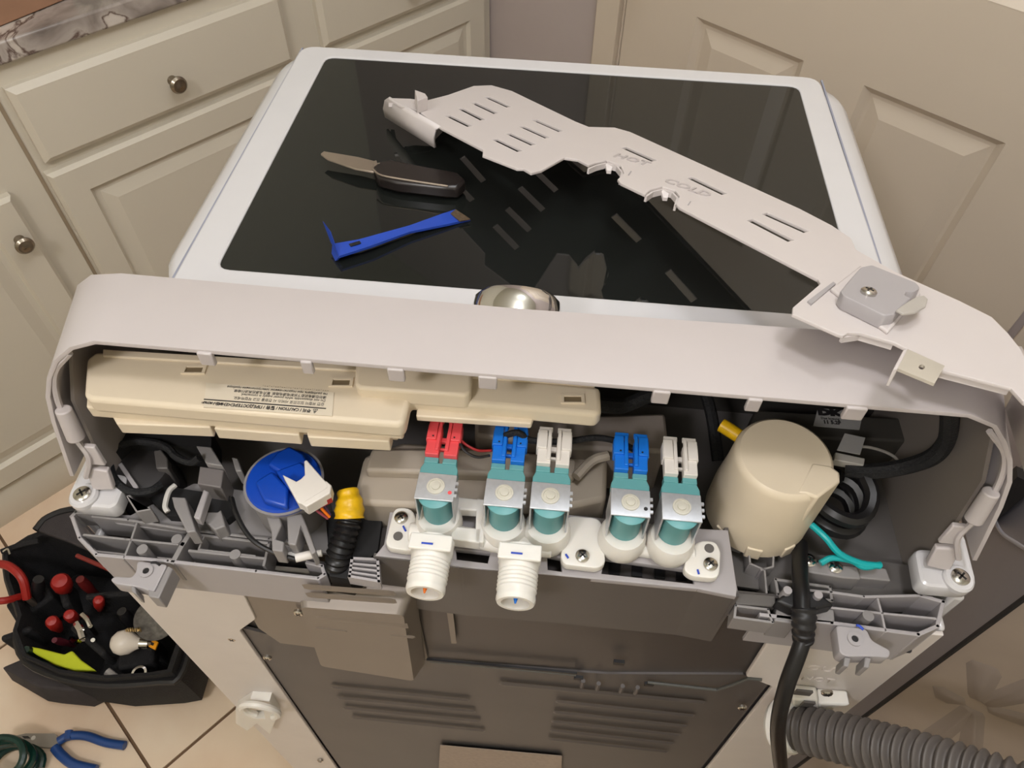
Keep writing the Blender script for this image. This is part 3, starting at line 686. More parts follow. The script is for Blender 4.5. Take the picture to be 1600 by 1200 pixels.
def solenoid(u, v, cm, dot=None):
    c = az(u, v, 1.010); x, y, z = c
    # u-shaped zinc yoke
    s = MB(); s.cbox((x, y, z), (.0275, .0215, .0014)); s.cbox((x - .0131, y, z - .016), (.0013, .020, .032)); s.cbox((x + .0131, y, z - .016), (.0013, .020, .032))
    yo = s.obj('solenoid', ZINC, vb, bevel=.0004)
    MB().lathe([(.0112, -.038), (.0112, -.003), (.0085, -.0018)], (x, y - .0005, z), n=28).obj('coil', TEAL, yo)
    MB().lathe([(.0125, -.0035), (.0125, -.0020), (.0100, -.0008)], (x, y - .0035, z), n=28).obj('coil_cap', TEAL, yo)
    MB().lathe([(.0135, -.060), (.0168, -.054), (.0178, -.047), (.0172, -.040), (.0155, -.035), (.0110, -.034)], (x, y - .003, z), n=28).obj('valve_cup', MILK, yo)
    MB().lathe([(.0064, .0), (.0064, .0012), (.0050, .0014), (.0048, .0008), (.0032, .0008), (.0030, .0018), (0, .0020)], (x, y, z + .0005), n=24).obj('plunger_cap', mat('plunger_beige', (206, 202, 188), .4), yo)
    t = MB(); t.prism([(x - .0135, y + .0105, z), (x + .0135, y + .0105, z), (x + .0135, y + .015, z), (x + .0115, y + .020, z), (x - .0115, y + .020, z), (x - .0135, y + .015, z)], (0, 0, -.010))
    t.prism([(x - .0118, y + .0195, z + .001), (x - .0015, y + .0195, z + .001), (x - .0015, y + .0240, z + .001), (x - .0118, y + .0240, z + .001)], (0, 0, -.008))
    t.prism([(x + .0015, y + .0195, z + .001), (x + .0118, y + .0195, z + .001), (x + .0118, y + .0240, z + .001), (x + .0015, y + .0240, z + .001)], (0, 0, -.008))
    t.obj('terminal_block', TEAL, yo, bevel=.0005)
    k = MB()
    for sx in (-1, 1):
        xc = x + sx * .0068
        k.cbox((xc, y + .036, z + .0012), (.0098, .024, .008)); k.cbox((xc + sx * .0020, y + .044, z + .0060), (.0070, .016, .0022)); k.cbox((xc - sx * .0032, y + .040, z + .0058), (.0026, .026, .0022)); k.cbox((xc, y + .0535, z + .0050), (.0100, .004, .0022))
        k.cbox((xc + sx * .0042, y + .043, z + .0012), (.0036, .014, .009))
    k.cbox((x, y + .040, z - .001), (.006, .004, .003)); k.cbox((x, y + .032, z - .001), (.006, .002, .003))
    ko = k.obj('connector', cm, yo, bevel=.0005)
    for sx in (-1, 1):
        if cm is not IVORY: MB().lathe([(.0007, 0), (.0007, .0004)], (x + sx * .0078, y + .0385, z + .0071), n=8).obj('pin_hole', INK, yo)
    if dot: MB().lathe([(.0015, 0), (.0015, .0003)], (x + .0105, y - .004, z + .0007), n=7).obj('paint_dot', dot, yo)
    b = MB()
    for q in (-.006, -.001, .004): b.cbox((x + .0145, y + q, z), (.002, .0022, .0016))
    b.obj('yoke_tab', ZINC, yo)
    return c
sol = [solenoid(681, 761, RED, RED), solenoid(788, 771, BLUE), solenoid(860, 776, IVORY), solenoid(985, 786, BLUE, INK), solenoid(1065, 793, IVORY)]
# wires to the solenoids
def wire(name, label, pts, r, m, zs=None, cat='wire', **k):
    P = [az(u, v, z) for u, v, z in pts]; o = MB().tube(P, r, 8, 8, **k).obj(name, m); return tag(o, label, cat)
wire('wire', 'thin black wire from the red solenoid plug to the blue one beside it', [(714, 684, 1.016), (726, 704, 1.01), (745, 714, 1.01), (765, 712, 1.015)], .0011, CABLE)
wire('wire', 'thin red wire from the red solenoid plug to the blue one beside it', [(714, 682, 1.016), (730, 696, 1.01), (748, 704, 1.01), (768, 704, 1.015)], .0010, mat('red_wire', (150, 32, 34), .5))
wire('wire_harness', 'black taped wire bundle behind the blue and white solenoid plugs', [(780, 684, 1.012), (808, 676, 1.02), (830, 688, 1.012), (880, 690, 1.008), (930, 684, 1.006), (965, 690, 1.006), (990, 702, 1.008)], .0025, CLOTHT, cat='cable')
wire('wire_harness', 'black cable sagging out of the dark gap right of the cream control housing', [(930, 632, 1.01), (970, 635, 1.0), (1005, 622, 1.0), (1040, 610, 1.0)], .006, CLOTHT, cat='cable')
wire('wire_harness', 'black taped cable running down left of the cream motor cap', [(1098, 600, .985), (1112, 650, .965), (1122, 720, .945)], .005, CLOTHT, cat='cable')

# ---- pressure sensor in its cup
ps_ = thing('pressure_sensor', 'round blue water level sensor with a white plug, in a grey cup', 'sensor', az(443, 800, .906))
c0 = az(444, 752, .968); cz = c0.copy()
MB().lathe([(.0270, -.060), (.0285, -.002), (.0305, 0), (.0305, .001), (.0290, .001)], c0, n=40).obj('cup', GREY, ps_)
MB().lathe([(.0285, -.004), (.0285, .0015), (.0272, .0030), (.0, .0036)], c0, n=40).obj('dome', BLUED, ps_)
s_ = MB(); s_.prism(pz(.978, (432, 706), (452, 696), (474, 708), (480, 722), (440, 740), (418, 725)), (0, 0, -.010)); s_.prism(pz(.978, (398, 752), (425, 735), (450, 762), (448, 792), (412, 782)), (0, 0, -.008))
s_.prism(pz(.980, (430, 735), (470, 720), (492, 745), (470, 775), (448, 760)), (0, 0, -.010)); s_.obj('sensor_body', BLUED, ps_, bevel=.002)
w_ = MB(); zz = .990
w_.prism(pz(zz, (441, 741), (463, 752), (470, 748), (476, 742), (475, 720), (479, 718), (513, 757), (508, 766), (477, 789), (465, 785)), (0, 0, -.010)); w_.prism(pz(zz + .0005, (508, 750), (518, 758), (516, 770), (478, 792), (470, 786), (510, 762)), (0, 0, -.012))
w_.obj('plug', IVORY, ps_, bevel=.0008)
MB().prism(pz(.984, (479, 790), (516, 768), (518, 778), (482, 796)), (0, 0, -.006)).obj('pin_row', mat('dark_red_pins', (170, 40, 50), .5), ps_)
for k, (cm, pts) in enumerate(((ORANGE, [(494, 782, .984), (502, 794, .975), (515, 808, .965)]), (mat('pink_wire', (170, 84, 96), .5), [(486, 790, .984), (498, 800, .972), (512, 810, .962)]), (mat('purple_wire', (84, 64, 110), .5), [(506, 776, .984), (506, 788, .975), (516, 804, .962)]))):
    MB().tube([az(*p) for p in pts], .0011, 6, 5).obj('lead', cm, ps_)
ck = MB()
for pts in (((415, 804), (436, 804), (440, 820), (430, 842), (444, 846), (442, 862), (425, 860), (424, 830)), ((448, 806), (472, 802), (494, 862), (486, 866), (470, 824), (462, 852), (450, 850))):
    ck.prism(pz(.962, *pts), (0, 0, -.02))
ck.obj('cup_clip', GREY, ps_, bevel=.001)
wire('sensor_cable', 'thin black twin cable hanging past the grey sensor cup to a white butt splice', [(362, 778, .955), (368, 800, .955), (382, 828, .952), (400, 848, .95), (430, 864, .948), (462, 874, .948)], .0019, CABLE, cat='cable')
sp = thing('butt_splice', 'small white crimp splice at the end of the thin black sensor cable', 'splice', az(480, 868, .940))
MB().cyl(az(462, 872, .947), az(488, 866, .947), .0034, n=14).obj('sleeve', IVORY, sp); MB().cyl(az(486, 867, .947), az(503, 864, .947), .0026, n=14).obj('nose', IVORY, sp)
MB().prism(pz(.9475, (436, 864), (458, 862), (478, 868), (464, 876)), (0, 0, -.001)).obj('flag', LABEL, sp)
wire('sensor_cable', 'black cable looped around the smoked cup at the far left inside the console', [(312, 715, .965), (298, 722, .96), (276, 714, .96), (262, 700, .962), (240, 692, .962), (208, 690, .96), (184, 700, .956), (172, 725, .953), (182, 752, .95), (205, 768, .948), (232, 768, .948), (252, 758, .945)], .0032, CLOTHT, cat='cable')
wire('sensor_cable', 'white crimped stub wires beside the grey bracket left of the blue sensor', [(274, 758, .945), (264, 768, .945), (258, 790, .942), (262, 800, .94)], .0022, mat('white_tape', (200, 196, 190), .5), cat='cable')

# ---- corrugated conduit with yellow tape
cn = thing('wiring_conduit', 'black corrugated wiring conduit bound with yellow tape, beside the blue sensor', 'conduit', az(527, 895, .90))
cp = [az(548, 800, .962), az(541, 830, .955), az(531, 860, .945), az(527, 885, .93), az(526, 905, .89)]
MB().tube(cp, .0095, 16, 14, rf=lambda l, L: .0088 + .0012 * math.sin(l * 2 * pi / .0045)).obj('corrugated_tube', CABLE, cn)
MB().tube([az(543, 765, .972), az(546, 785, .968), az(546, 810, .962)], .0105, 12, 6, rf=lambda l, L: .0075 + .0035 * min(1, l / L * 1.6) + .0006 * math.sin(l * 900)).obj('yellow_tape', YELLOW, cn)

# ---- noise filter with cream cap
cpv = thing('motor_cap', 'large round cream plastic cap with a squared spout on its right side', 'cap', az(1200, 800, .915))
cc = az(1227, 712, 1.012)
m_ = MB(); m_.lathe([(.0405, -.082), (.0400, -.055), (.0375, -.030), (.0362, -.006), (.0348, -.0018), (.0325, 0), (0, .0004)], cc, n=48); cap = m_.obj('cap_body', CREAM, cpv)
m_ = MB(); zt = 1.0125
m_.prism(pz(zt, (1268, 722), (1298, 727), (1313, 738), (1313, 752), (1278, 778), (1262, 772), (1245, 770)), (0, 0, -.066)); m_.obj('cap_spout', CREAM, cpv, bevel=.0018)
for a, w in ((-100, .012), (-60, .010), (-140, .012)):
    a = radians(a); q = cc + V((cos(a) * .0400, sin(a) * .0400, -.078)); MB().cbox(q, (.003, w, .014), a).obj('snap_tab', CREAM, cpv, bevel=.001)
MB().prism(pz(.95, (1144, 812), (1175, 826), (1172, 838), (1146, 830)), (0, 0, -.03)).obj('cap_seat', GREY, cpv, bevel=.001)
MB().tube(pz(1.0, (1127, 664), (1140, 672), (1160, 685)), .0055, 12, 3).obj('yellow_sleeve', YELLOW, cpv)
tag(MB().tube([az(1268, 820, .955), az(1290, 840, .955), (az(1312, 865, .95)), az(1345, 880, .945), az(1375, 884, .943)], .0026, 10, 6).obj('ground_wire', CYAN), 'turquoise ground wire curving right from under the cream cap', 'wire')
tag(MB().tube([az(1282, 880, .943), az(1300, 872, .945), az(1330, 876, .945), az(1350, 886, .943), az(1376, 882, .942)], .0024, 10, 6).obj('ground_wire', CYAN), 'short turquoise ground wire looping back over the two chrome screws', 'wire')
wire('filter_cable', 'thick black taped cable arching from the loose white back cover into the console', [(1482, 626, 1.09), (1484, 655, 1.06), (1478, 690, 1.03), (1455, 715, 1.01), (1410, 730, .99), (1360, 737, .98), (1320, 733, .975)], .0062, CLOTHT, cat='cable')
wire('filter_cable', 'black cable bending down along the right of the cream cap', [(1305, 740, .965), (1325, 760, .95), (1340, 790, .94), (1340, 822, .925)], .005, CABLE, cat='cable')
wire('wire', 'thin white wire arching beside the small grey plug right of the cream cap', [(1322, 703, .985), (1350, 698, .985), (1380, 705, .98), (1400, 716, .975), (1401, 726, .97)], .0012, mat('white_wire', (150, 145, 138), .5))
wire('wire', 'thin pale curved wire lower right of the cream cap', [(1368, 745, .95), (1352, 770, .935), (1346, 790, .93)], .0009, mat('pale_wire', (140, 134, 126), .5))
pg = thing('filter_plug', 'small white plug with a blank square sticker beside the cream cap', 'plug', az(1330, 715, .95))
MB().prism(pz(.985, (1305, 706), (1352, 716), (1350, 727), (1303, 718)), (0, 0, -.008)).obj('plug_body', mat('dim_white', (176, 172, 166), .5), pg, bevel=.0008)
MB().prism(pz(.992, (1320, 677), (1352, 684), (1344, 710), (1308, 703)), (0, 0, -.0008)).obj('sticker', mat('sticker_grey', (150, 148, 146), .5), pg)
sk = MB(); o1 = py(.4465, (1278, 640), (1348, 643), (1342, 670), (1272, 665))
stk = MB().prism(pz(.955, (1278, 638), (1349, 642), (1343, 671), (1271, 665)), (0, 0, -.001)).obj('maker_label', mat('sticker_grey2', (160, 158, 154), .5), W)
text('DK', frame(az(1296, 645, .9555), (1, .03, 0), (0, 0, 1)), .0085, INK, 'label_text', stk, .00015, bold=.0008, sx=1.6)
text('Dae kyeung', frame(az(1297, 654, .9555), (1, .03, 0), (0, 0, 1)), .0033, INK, 'label_text', stk, .00015)
text('11 5.2F', frame(az(1300, 660, .9555), (1, .03, 0), (0, 0, 1)), .005, INK, 'label_text', stk, .00015, bold=.0002)
MB().prism(pz(.954, (1180, 640), (1440, 655), (1440, 690), (1160, 680)), (0, 0, -.05)).obj('filter_block', mat('filter_dark', (58, 55, 50), .6), W, bevel=.002)
wb = thing('wire_coil', 'coiled black wire bundle under the right side of the cream cap', 'cable', az(1305, 810, .916))
MB().tube([az(1275, 800, .935) + V((.020 * cos(a) + .01, .022 * sin(a) - .002, .003 * sin(2 * a) + .002 * i)) for i, a in enumerate([radians(k * 40) for k in range(20)])], .006, 8, 3).obj('coil', CABLE, wb)

# ---- power cord
pw = thing('power_cord', 'thick black power cord with strain relief leaving the grey chassis at the lower right', 'power cord', az(1255, 960, .93))
MB().tube([az(1250, 850, .93), az(1250, 890, .94), az(1252, 925, .945), az(1253, 955, .945)], .0060, 14, 4).obj('inner_lead', CABLE, pw)
MB().prism(pz(.944, (1236, 920), (1278, 924), (1305, 945), (1270, 953), (1240, 951), (1212, 938)), (0, 0, -.014)).obj('relief_flange', BLACKP, pw, bevel=.002)
rl = [az(1256, 948, .943), az(1256, 970, .938), az(1255, 990, .930), az(1255, 1000, .925)]
MB().tube(rl, .009, 16, 8, rf=lambda l, L: .0088 - .002 * l / L + .0009 * (math.sin(l * 2 * pi / .006) > 0)).obj('strain_relief', BLACKP, pw)
MB().tube([rl[-1] + V((0, .002, .004)), ay(1246, 1025, .208), ay(1228, 1075, .192), ay(1216, 1130, .178), ay(1218, 1180, .17), ay(1228, 1260, .162), ay(1246, 1420, .14), V((.23, .06, .03)), V((.38, -.08, .008))], .0060, 14, 10).obj('cord', CABLE, pw)
for u, v in ((1231, 922), (1279, 929)):
    q = az(u, v, .948); MB().cyl(q - V((0, 0, .012)), q, .0032, n=12).obj('snap_pin', GREYL, pw)
# ---- drain hose
dhs = thing('drain_hose', 'ribbed grey drain hose leaving the back of the washer towards the right', 'hose', ay(1235, 1130, .22))
hp = [ay(1240, 1136, .212), ay(1330, 1157, .195), ay(1420, 1181, .178), ay(1510, 1208, .162), ay(1620, 1245, .145), ay(1760, 1300, .128), V((.66, -.02, .62)), V((.74, -.10, .25)), V((.86, -.22, .03))]
MB().tube(hp, .017, 22, 70, rf=lambda l, L: .0195 + .0022 * math.sin(l * 2 * pi / .0082)).obj('ribbed_tube', HOSE, dhs)
MB().lathe([(.021, -.004), (.024, 0), (.024, .014), (.0215, .018)], hp[0] - (hp[1] - hp[0]).normalized() * .014, hp[1] - hp[0], 28).obj('hose_collar', MILK, dhs)

# ================================================================ LOOSE BACK COVER lying across lid and console
PN = V((.04815835, .28177445, 1)).normalized(); PO = V((0, 0, 1.2312))
def cv(u, v, lift=0): return aplane(u, v, PO + V((0, 0, lift)), PN)
TV = frame(cv(1000, 280), cv(1300, 420) - cv(1000, 280), PN)
bcov = thing('back_cover', 'loose white console back cover with slots, lying across the lid and the console', 'cover', (.02, .6, 1.004))
oc = [(607, 153), (640, 154), (665, 157), (700, 148), (740, 134), (768, 133), (800, 142), (900, 190), (920, 198), (960, 199), (985, 206), (1100, 258), (1250, 326), (1300, 352), (1330, 372), (1338, 390), (1400, 425),
      (1500, 470), (1550, 495), (1575, 520), (1592, 541), (1600, 552), (1640, 640), (1600, 628), (1580, 606), (1460, 575), (1448, 560), (1398, 535), (1345, 520), (1325, 520), (1318, 524), (1310, 522), (1238, 490), (1239, 480), (1282, 443), (1278, 436),
      (1062, 324), (1056, 318), (1062, 306), (1055, 297), (1035, 291), (1015, 297), (1008, 304), (970, 286), (965, 280), (975, 270), (970, 258), (948, 250), (930, 254), (920, 258), (903, 249), (882, 246), (846, 266), (830, 270), (818, 263), (808, 263), (754, 242), (755, 234), (690, 200), (668, 184), (652, 172), (625, 165)]
def slot(u0, v0, u1, v1, w=4):
    a, b = cv(u0, v0), cv(u1, v1); d = (b - a).normalized(); n = PN.cross(d) * (w * .5 / 1250); return [a - n, b - n, b + n, a + n]
SL = [(760, 151, 795, 167), (739, 160, 775, 177), (719, 169, 754, 187), (699, 180, 734, 197), (835, 187, 876, 205), (815, 197, 855, 215), (794, 208, 833, 226), (773, 217, 812, 236),
      (975, 230, 1022, 251), (1078, 277, 1132, 303), (1195, 333, 1260, 362), (1172, 343, 1236, 376)]
pl_ = plate('cover_panel', COVERW, bcov, TV, [cv(*p) for p in oc], [slot(*s, w=8 if s[0] < 900 else 9.5) for s in SL], th=.0026, bev=.0006)
# stiffening skirt under its edges
sk = MB()
def skirt(px_, h, t=.0022, inset=.0):
    P = [cv(*p) - PN * .0024 for p in px_]
    for a, b in zip(P, P[1:]):
        d = (b - a).normalized(); n = PN.cross(d) * t / 2; sk.prism([a - n, b - n, b + n, a + n], -PN * h)
skirt([(607, 157), (665, 160), (700, 151), (740, 137), (768, 136), (800, 145), (900, 193), (920, 201), (960, 202), (985, 209), (1100, 261), (1250, 329), (1300, 355), (1332, 376), (1338, 394), (1400, 429), (1500, 474)], .004)
sk.obj('edge_skirt', COVERW, bcov)
sk = MB(); skirt([(1318, 521), (1345, 517), (1398, 532)], .004); sk.obj('edge_skirt', COVERW, bcov)
sk = MB(); skirt([(1462, 572), (1580, 602)], .004); sk.obj('edge_skirt', COVERW, bcov)
for c_, a0 in (((949, 268), 0), ((1035, 308), 0)):
    P = [cv(*p) - PN * .002 for p in (((920, 260), (932, 255), (948, 251), (965, 256), (973, 266), (970, 277)) if c_[0] < 1000 else ((1010, 303), (1020, 296), (1036, 292), (1052, 297), (1060, 306), (1056, 317)))]
    b = MB()
    for p, q in zip(P, P[1:]):
        d = (q - p).normalized(); n = PN.cross(d) * .001; b.prism([p - n, q - n, q + n, p + n], -PN * .005)
    b.obj('port_collar', COVERW, bcov); m = P[2].lerp(P[3], .2)
    MB().prism([m + V((-.003, 0, 0)), m + V((.004, -.002, 0)), m + V((.003, -.007, -.003)), m + V((-.001, -.007, -.003))], -PN * .003).obj('port_tooth', COVERW, bcov)
TT = frame(cv(990, 244) + PN * .0002, cv(1080, 286) - cv(990, 244), PN)
text('HOT', frame(cv(987, 250) + PN * .0001, cv(1030, 257) - cv(990, 246), PN), .0165, mat('cover_letters', (186, 178, 176), .4), 'embossed_text', pl_, .0007, bold=.0003)
text('COLD', frame(cv(1074, 294) + PN * .0001, cv(1120, 304) - cv(1080, 290), PN), .0165, mat('cover_letters', (186, 178, 176), .4), 'embossed_text', pl_, .0007, bold=.0003)
for u, v in ((986, 268), (1079, 315)): MB().tube([cv(u, v), cv(u - 4, v + 6)], .0006, 6, 1).obj('moulded_mark', GREYL, pl_)
# hooked left end
le = MB(); e0 = cv(607, 153); e1_ = cv(652, 172)
ud = V((0, 0, -1))
A0, A1 = cv(610, 152), cv(690, 198)
crv = [(0, 0, 0), (-.012, 0, -.004), (-.018, 0, -.014), (-.016, 0, -.024)]
dY = (A1 - A0)
vs = []; 
for t in (0, 1):
    for x, y, z in crv: p = A0.lerp(A1, t) + V((x * .5, 0, z)) ; vs.append(p)
le.add(vs, [(i, i + 1, i + 5, i + 4) for i in range(3)])
lo_ = le.obj('hooked_end', COVERW, bcov); s2 = lo_.modifiers.new('s', 'SOLIDIFY'); s2.thickness = .0022; s2.offset = 0
for t, w in ((0.0, .0), (.28, 0), (.85, 0)):
    p = A0.lerp(A1, t); pts = [p + V((x * .5, 0, z)) for x, y, z in ((.004, 0, -.002), (-.006, 0, -.004), (-.012, 0, -.014), (-.008, 0, -.024), (.0, 0, -.024), (.002, 0, -.012))]
    MB().prism(pts, V((.0005, -.0022, 0))).obj('hook_rib', COVERW, bcov)
p = cv(652, 160); MB().prism([cv(648, 160), cv(664, 166), cv(668, 172), cv(652, 178)], PN * .013).obj('upright_tab', COVERW, bcov, bevel=.0005)
# screw plate, latch flap and bracket on the cover
g_ = plate('grey_pad', GREYL, bcov, TV @ Matrix.Translation((0, 0, .010)), [cv(*p, .010) for p in ((1344, 418), (1362, 414), (1432, 442), (1438, 450), (1428, 457), (1416, 456), (1414, 462), (1424, 466), (1398, 492), (1382, 494), (1318, 463), (1313, 455), (1325, 440))], th=.010, bev=.0012, r=.002)
screw(bcov, cv(1357, 457, .011), PN, .0052)
MB().prism([cv(*p, .0028) for p in ((1298, 450), (1345, 414), (1440, 458), (1388, 518))], -PN * .003).obj('pad_step', COVERW, bcov, bevel=.0012)
fl_ = MB().prism([cv(*p, .013) for p in ((1400, 484), (1414, 474), (1432, 463), (1444, 461), (1450, 467), (1447, 478), (1430, 488), (1412, 490))], -PN * .0018).obj('latch_flap', mat('flap_grey', (178, 172, 164), .4), bcov, bevel=.0006)
br = plate('metal_bracket', mat('pale_bracket_paint', (186, 178, 164), .45), bcov, TV @ Matrix.Translation((0, 0, .006)), [cv(*p, .006) for p in ((1418, 546), (1476, 572), (1460, 600), (1400, 575))], [[cv(1440 + 5 * cos(a), 574 + 4 * sin(a), .006) for a in [radians(k * 45) for k in range(8)]]], th=.0018)
MB().prism([cv(*p, .007) for p in ((1412, 546), (1419, 544), (1402, 577), (1396, 576))], -PN * .012).obj('bracket_return', COVERW, bcov, bevel=.0005)
MB().prism([cv(*p, .0015) for p in ((1262, 470), (1302, 440), (1306, 443), (1268, 475))], -PN * .002).obj('moulded_groove', GREYL, bcov)
# turned-down right end of the cover
re_ = MB(); R0, R1 = cv(1592, 541), cv(1640, 640)
vs = [R0, R1]; b = [R0, R0 + V((.012, -.004, -.014)), R0 + V((.016, -.010, -.05)), R1 + V((.012, -.01, -.05)), R1]
re_.add([tuple(p) for p in b], [(0, 1, 2, 3, 4)]); ro = re_.obj('turned_end', COVERW, bcov); s3 = ro.modifiers.new('s', 'SOLIDIFY'); s3.thickness = .003; s3.offset = 0

# ================================================================ TOOLS ON THE LID
ZG = 1.0032
kf = thing('pocket_knife', 'open folding knife with a black handle and steel blade on the lid glass', 'knife', az(620, 275, ZG))
TK = frame(az(620, 270, ZG + .009), az(700, 285, ZG + .009) - az(540, 255, ZG + .009), V((0, -.35, 1)))
kb = [az(u, v, ZG + .012) for u, v in ((501, 240), (506, 236), (560, 245), (588, 252), (586, 268), (578, 267), (555, 263), (512, 248))]
MB().prism(kb, (0, -.0008, -.0020)).obj('blade', BLADE, kf, bevel=.0005)
hp_ = [az(u, v, ZG + .016) for u, v in ((582, 262), (590, 252), (610, 248), (660, 258), (715, 268), (728, 280), (715, 293), (690, 292), (620, 284), (590, 276))]
MB().prism(hp_, (0, 0, -.014)).obj('handle', KHANDLE, kf, bevel=.003)
MB().tube([az(582, 264, ZG + .0185), az(596, 274, ZG + .0178), az(640, 282, ZG + .0172), az(700, 291, ZG + .0172)], .0011, 6, 4).obj('liner', BLADE, kf)
MB().lathe([(.0014, 0), (.0014, .0006)], az(592, 256, ZG + .0162), n=10).obj('pivot', SCREW, kf)
MB().prism(pz(ZG + .017, (582, 252), (588, 250), (590, 256), (584, 260)), (0, 0, -.004)).obj('thumb_stud', BLADE, kf, bevel=.0004)
pb = thing('pry_bar', 'small flat blue painted pry bar with a turned-up end on the lid glass', 'pry bar', az(620, 365, ZG))
bl = [az(u, v, ZG + z) for u, v, z in ((519, 381, .009), (560, 374, .009), (640, 352, .007), (690, 334, .004), (712, 327, .003), (735, 342, .002), (700, 350, .004), (640, 362, .007), (580, 384, .009), (530, 400, .009))]
n_ = len(bl)
MB().add([tuple(p) for p in bl] + [tuple(p - V((0, 0, .0024))) for p in bl], [tuple(range(n_)), tuple(range(n_, 2 * n_))[::-1]] + [(i, (i + 1) % n_, n_ + (i + 1) % n_, n_ + i) for i in range(n_)]).obj('bar', BLUEST, pb, smooth=False)
MB().prism([az(519, 381, ZG + .009), az(530, 400, ZG + .009), az(517, 362, ZG + .021), az(506, 347, ZG + .021)], (-.001, 0, .0012)).obj('turned_claw', BLUEST, pb)
MB().prism([az(519, 383, ZG + .007), az(530, 401, ZG + .007), az(524, 408, ZG + .0005), az(518, 396, ZG + .0005)], (.002, .001, 0)).obj('claw_foot', BLUEST, pb)
MB().prism(pz(ZG + .0045, (712, 327), (735, 342), (718, 345), (704, 333)), (0, 0, -.0012)).obj('worn_tip', mat('worn_steel', (110, 92, 74), .5, metal=.5, var=.3, scale=400), pb)
MB().prism(pz(ZG + .0098, (545, 381), (562, 376), (564, 380), (548, 385)), (0, 0, -.0006)).obj('nail_slot', BLACKP, pb)

# ================================================================ APPLIANCE AT THE RIGHT
AP = V((.43, .291, 0)); cA = radians(-30)
TA = Matrix(((cos(cA), -sin(cA), 0, AP.x), (sin(cA), cos(cA), 0, AP.y), (0, 0, 1, 0), (0, 0, 0, 1)))
dr = thing('dryer', 'pale grey appliance side with a star-shaped pressed pattern, right of the washing machine', 'dryer', TA @ V((.25, .13, 0)))
APM = mat('appliance_enamel', (128, 125, 130), .35, var=.02); APB = mat('appliance_back', (160, 146, 132), .4, var=.03)
MB(TA).box((.0, .006, .02), (.55, .25, .96)).obj('body', APM, dr, bevel=.0006)
nA = TA.to_3x3() @ V((0, -1, 0)); TAf = frame(TA @ V((0, .003, 0)), TA.to_3x3() @ V((1, 0, 0)), nA)
MB(TA).box((-.0006, -.0005, .02), (.0014, .006, .958)).obj('edge_gap', BLACKM, dr)
plate('rear_sheet', APB, dr, TAf, [(.0015, .02), (.55, .02), (.55, .955), (.0015, .955)], th=.004)
sc = aplane(1520, 1103, TA @ V((0, 0, 0)), nA)
def sp_(u, v): q = TAf.inverted() @ aplane(u, v, TA @ V((0, 0, 0)), nA); return V((q.x, q.y))
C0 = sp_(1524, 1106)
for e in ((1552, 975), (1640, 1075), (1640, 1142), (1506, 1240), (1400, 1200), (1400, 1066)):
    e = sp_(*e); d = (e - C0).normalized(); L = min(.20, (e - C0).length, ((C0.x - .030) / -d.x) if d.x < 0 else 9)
    bar(dr, TAf, C0 + d * .016, C0 + d * L, .018, .030, .0022, .007, mat('appliance_back_rib_shade', (138, 126, 116), .45, var=.03), 'pressed_rib')  # ribs coloured darker than the sheet, painting in the shade of the relief
MB().tube([ax_ for ax_ in [aplane(u, v, TA @ V((0, .0, 0)), TA.to_3x3() @ V((-1, 0, 0))) for u, v in ((1572, 762), (1560, 785), (1555, 808), (1565, 832), (1590, 850), (1610, 862))]], .0022, 8, 5).obj('moulded_line', mat('pale_line', (190, 186, 190), .4), dr)
a = [aplane(u, v, TA @ V((-.02, 0, 0)), TA.to_3x3() @ V((-1, 0, 0))) for u, v in ((1524, 780), (1588, 728), (1590, 745), (1572, 762), (1528, 802))]
tag(MB().prism(a, TA.to_3x3() @ V((.018, 0, 0))).obj('gap_shade_strip', BLACKM), 'flat black strip standing in for the dark gap between the washer console and the grey appliance', 'strip')  # black strip made up to paint the shaded gap beside the console

# ================================================================ TOOL BAG
bg = thing('tool_bag', 'open black fabric tool bag with charcoal lid on the tiled floor left of the washer', 'bag', az(150, 960, 0))
ZH = .17
rim = pz(ZH, (5, 860), (60, 830), (130, 838), (200, 880), (285, 930), (285, 1000), (268, 1050), (240, 1055), (160, 1060), (90, 1050), (35, 1025), (20, 985), (28, 960), (8, 900))
cen = sum(rim, V()) / len(rim)
rm2 = [(p - cen) for p in rim]
rr = [[cen + V((d.x * s, d.y * s, 0)) + V((0, 0, z - ZH)) for d in rm2] for s, z in ((.96, .0), (1.05, .03), (1.06, .10), (1.0, ZH), (.95, ZH - .002), (.90, .10), (.85, .03))]
lb_ = loft(rr); lb_.obj('bag_body', FABRIC, bg)
pk = [cen + V((d.x * 1.03, d.y * 1.03, -.02)) for d in rm2] + []
MB().tube(pk + [pk[0]], .007, 8, 3).obj('rim_piping', BLACKP, bg)
fo_ = pz(.19, (60, 832), (80, 812), (130, 800), (250, 812), (300, 880), (300, 935), (200, 890), (110, 850))
MB().prism(fo_, (0, 0, .012)).obj('lid_panel', FABRICG, bg, bevel=.003)
MB().tube([p + V((0, 0, .008)) for p in fo_[:6]], .008, 8, 4).obj('lid_piping', BLACKP, bg)
MB().tube(pz(.20, (120, 868), (160, 885), (200, 902)), .004, 8, 4).obj('red_stripe', mat('dull_red', (130, 44, 36), .6), bg)
fp = thing('front_pouch', 'x', 'x', (0, 0, 0)); bpy.data.objects.remove(fp)
po = loft([[p + V((0, 0, z)) for p in pz(.0, *q)] for q, z in ((((45, 1070), (100, 1100), (150, 1105), (180, 1090), (160, 1075), (80, 1055)), .002), (((38, 1075), (95, 1108), (150, 1112), (185, 1095), (165, 1070), (80, 1050)), .05), (((45, 1070), (100, 1100), (150, 1105), (180, 1090), (160, 1075), (80, 1055)), .10))])
po.obj('front_pocket', FABRICG, bg, bevel=.004)
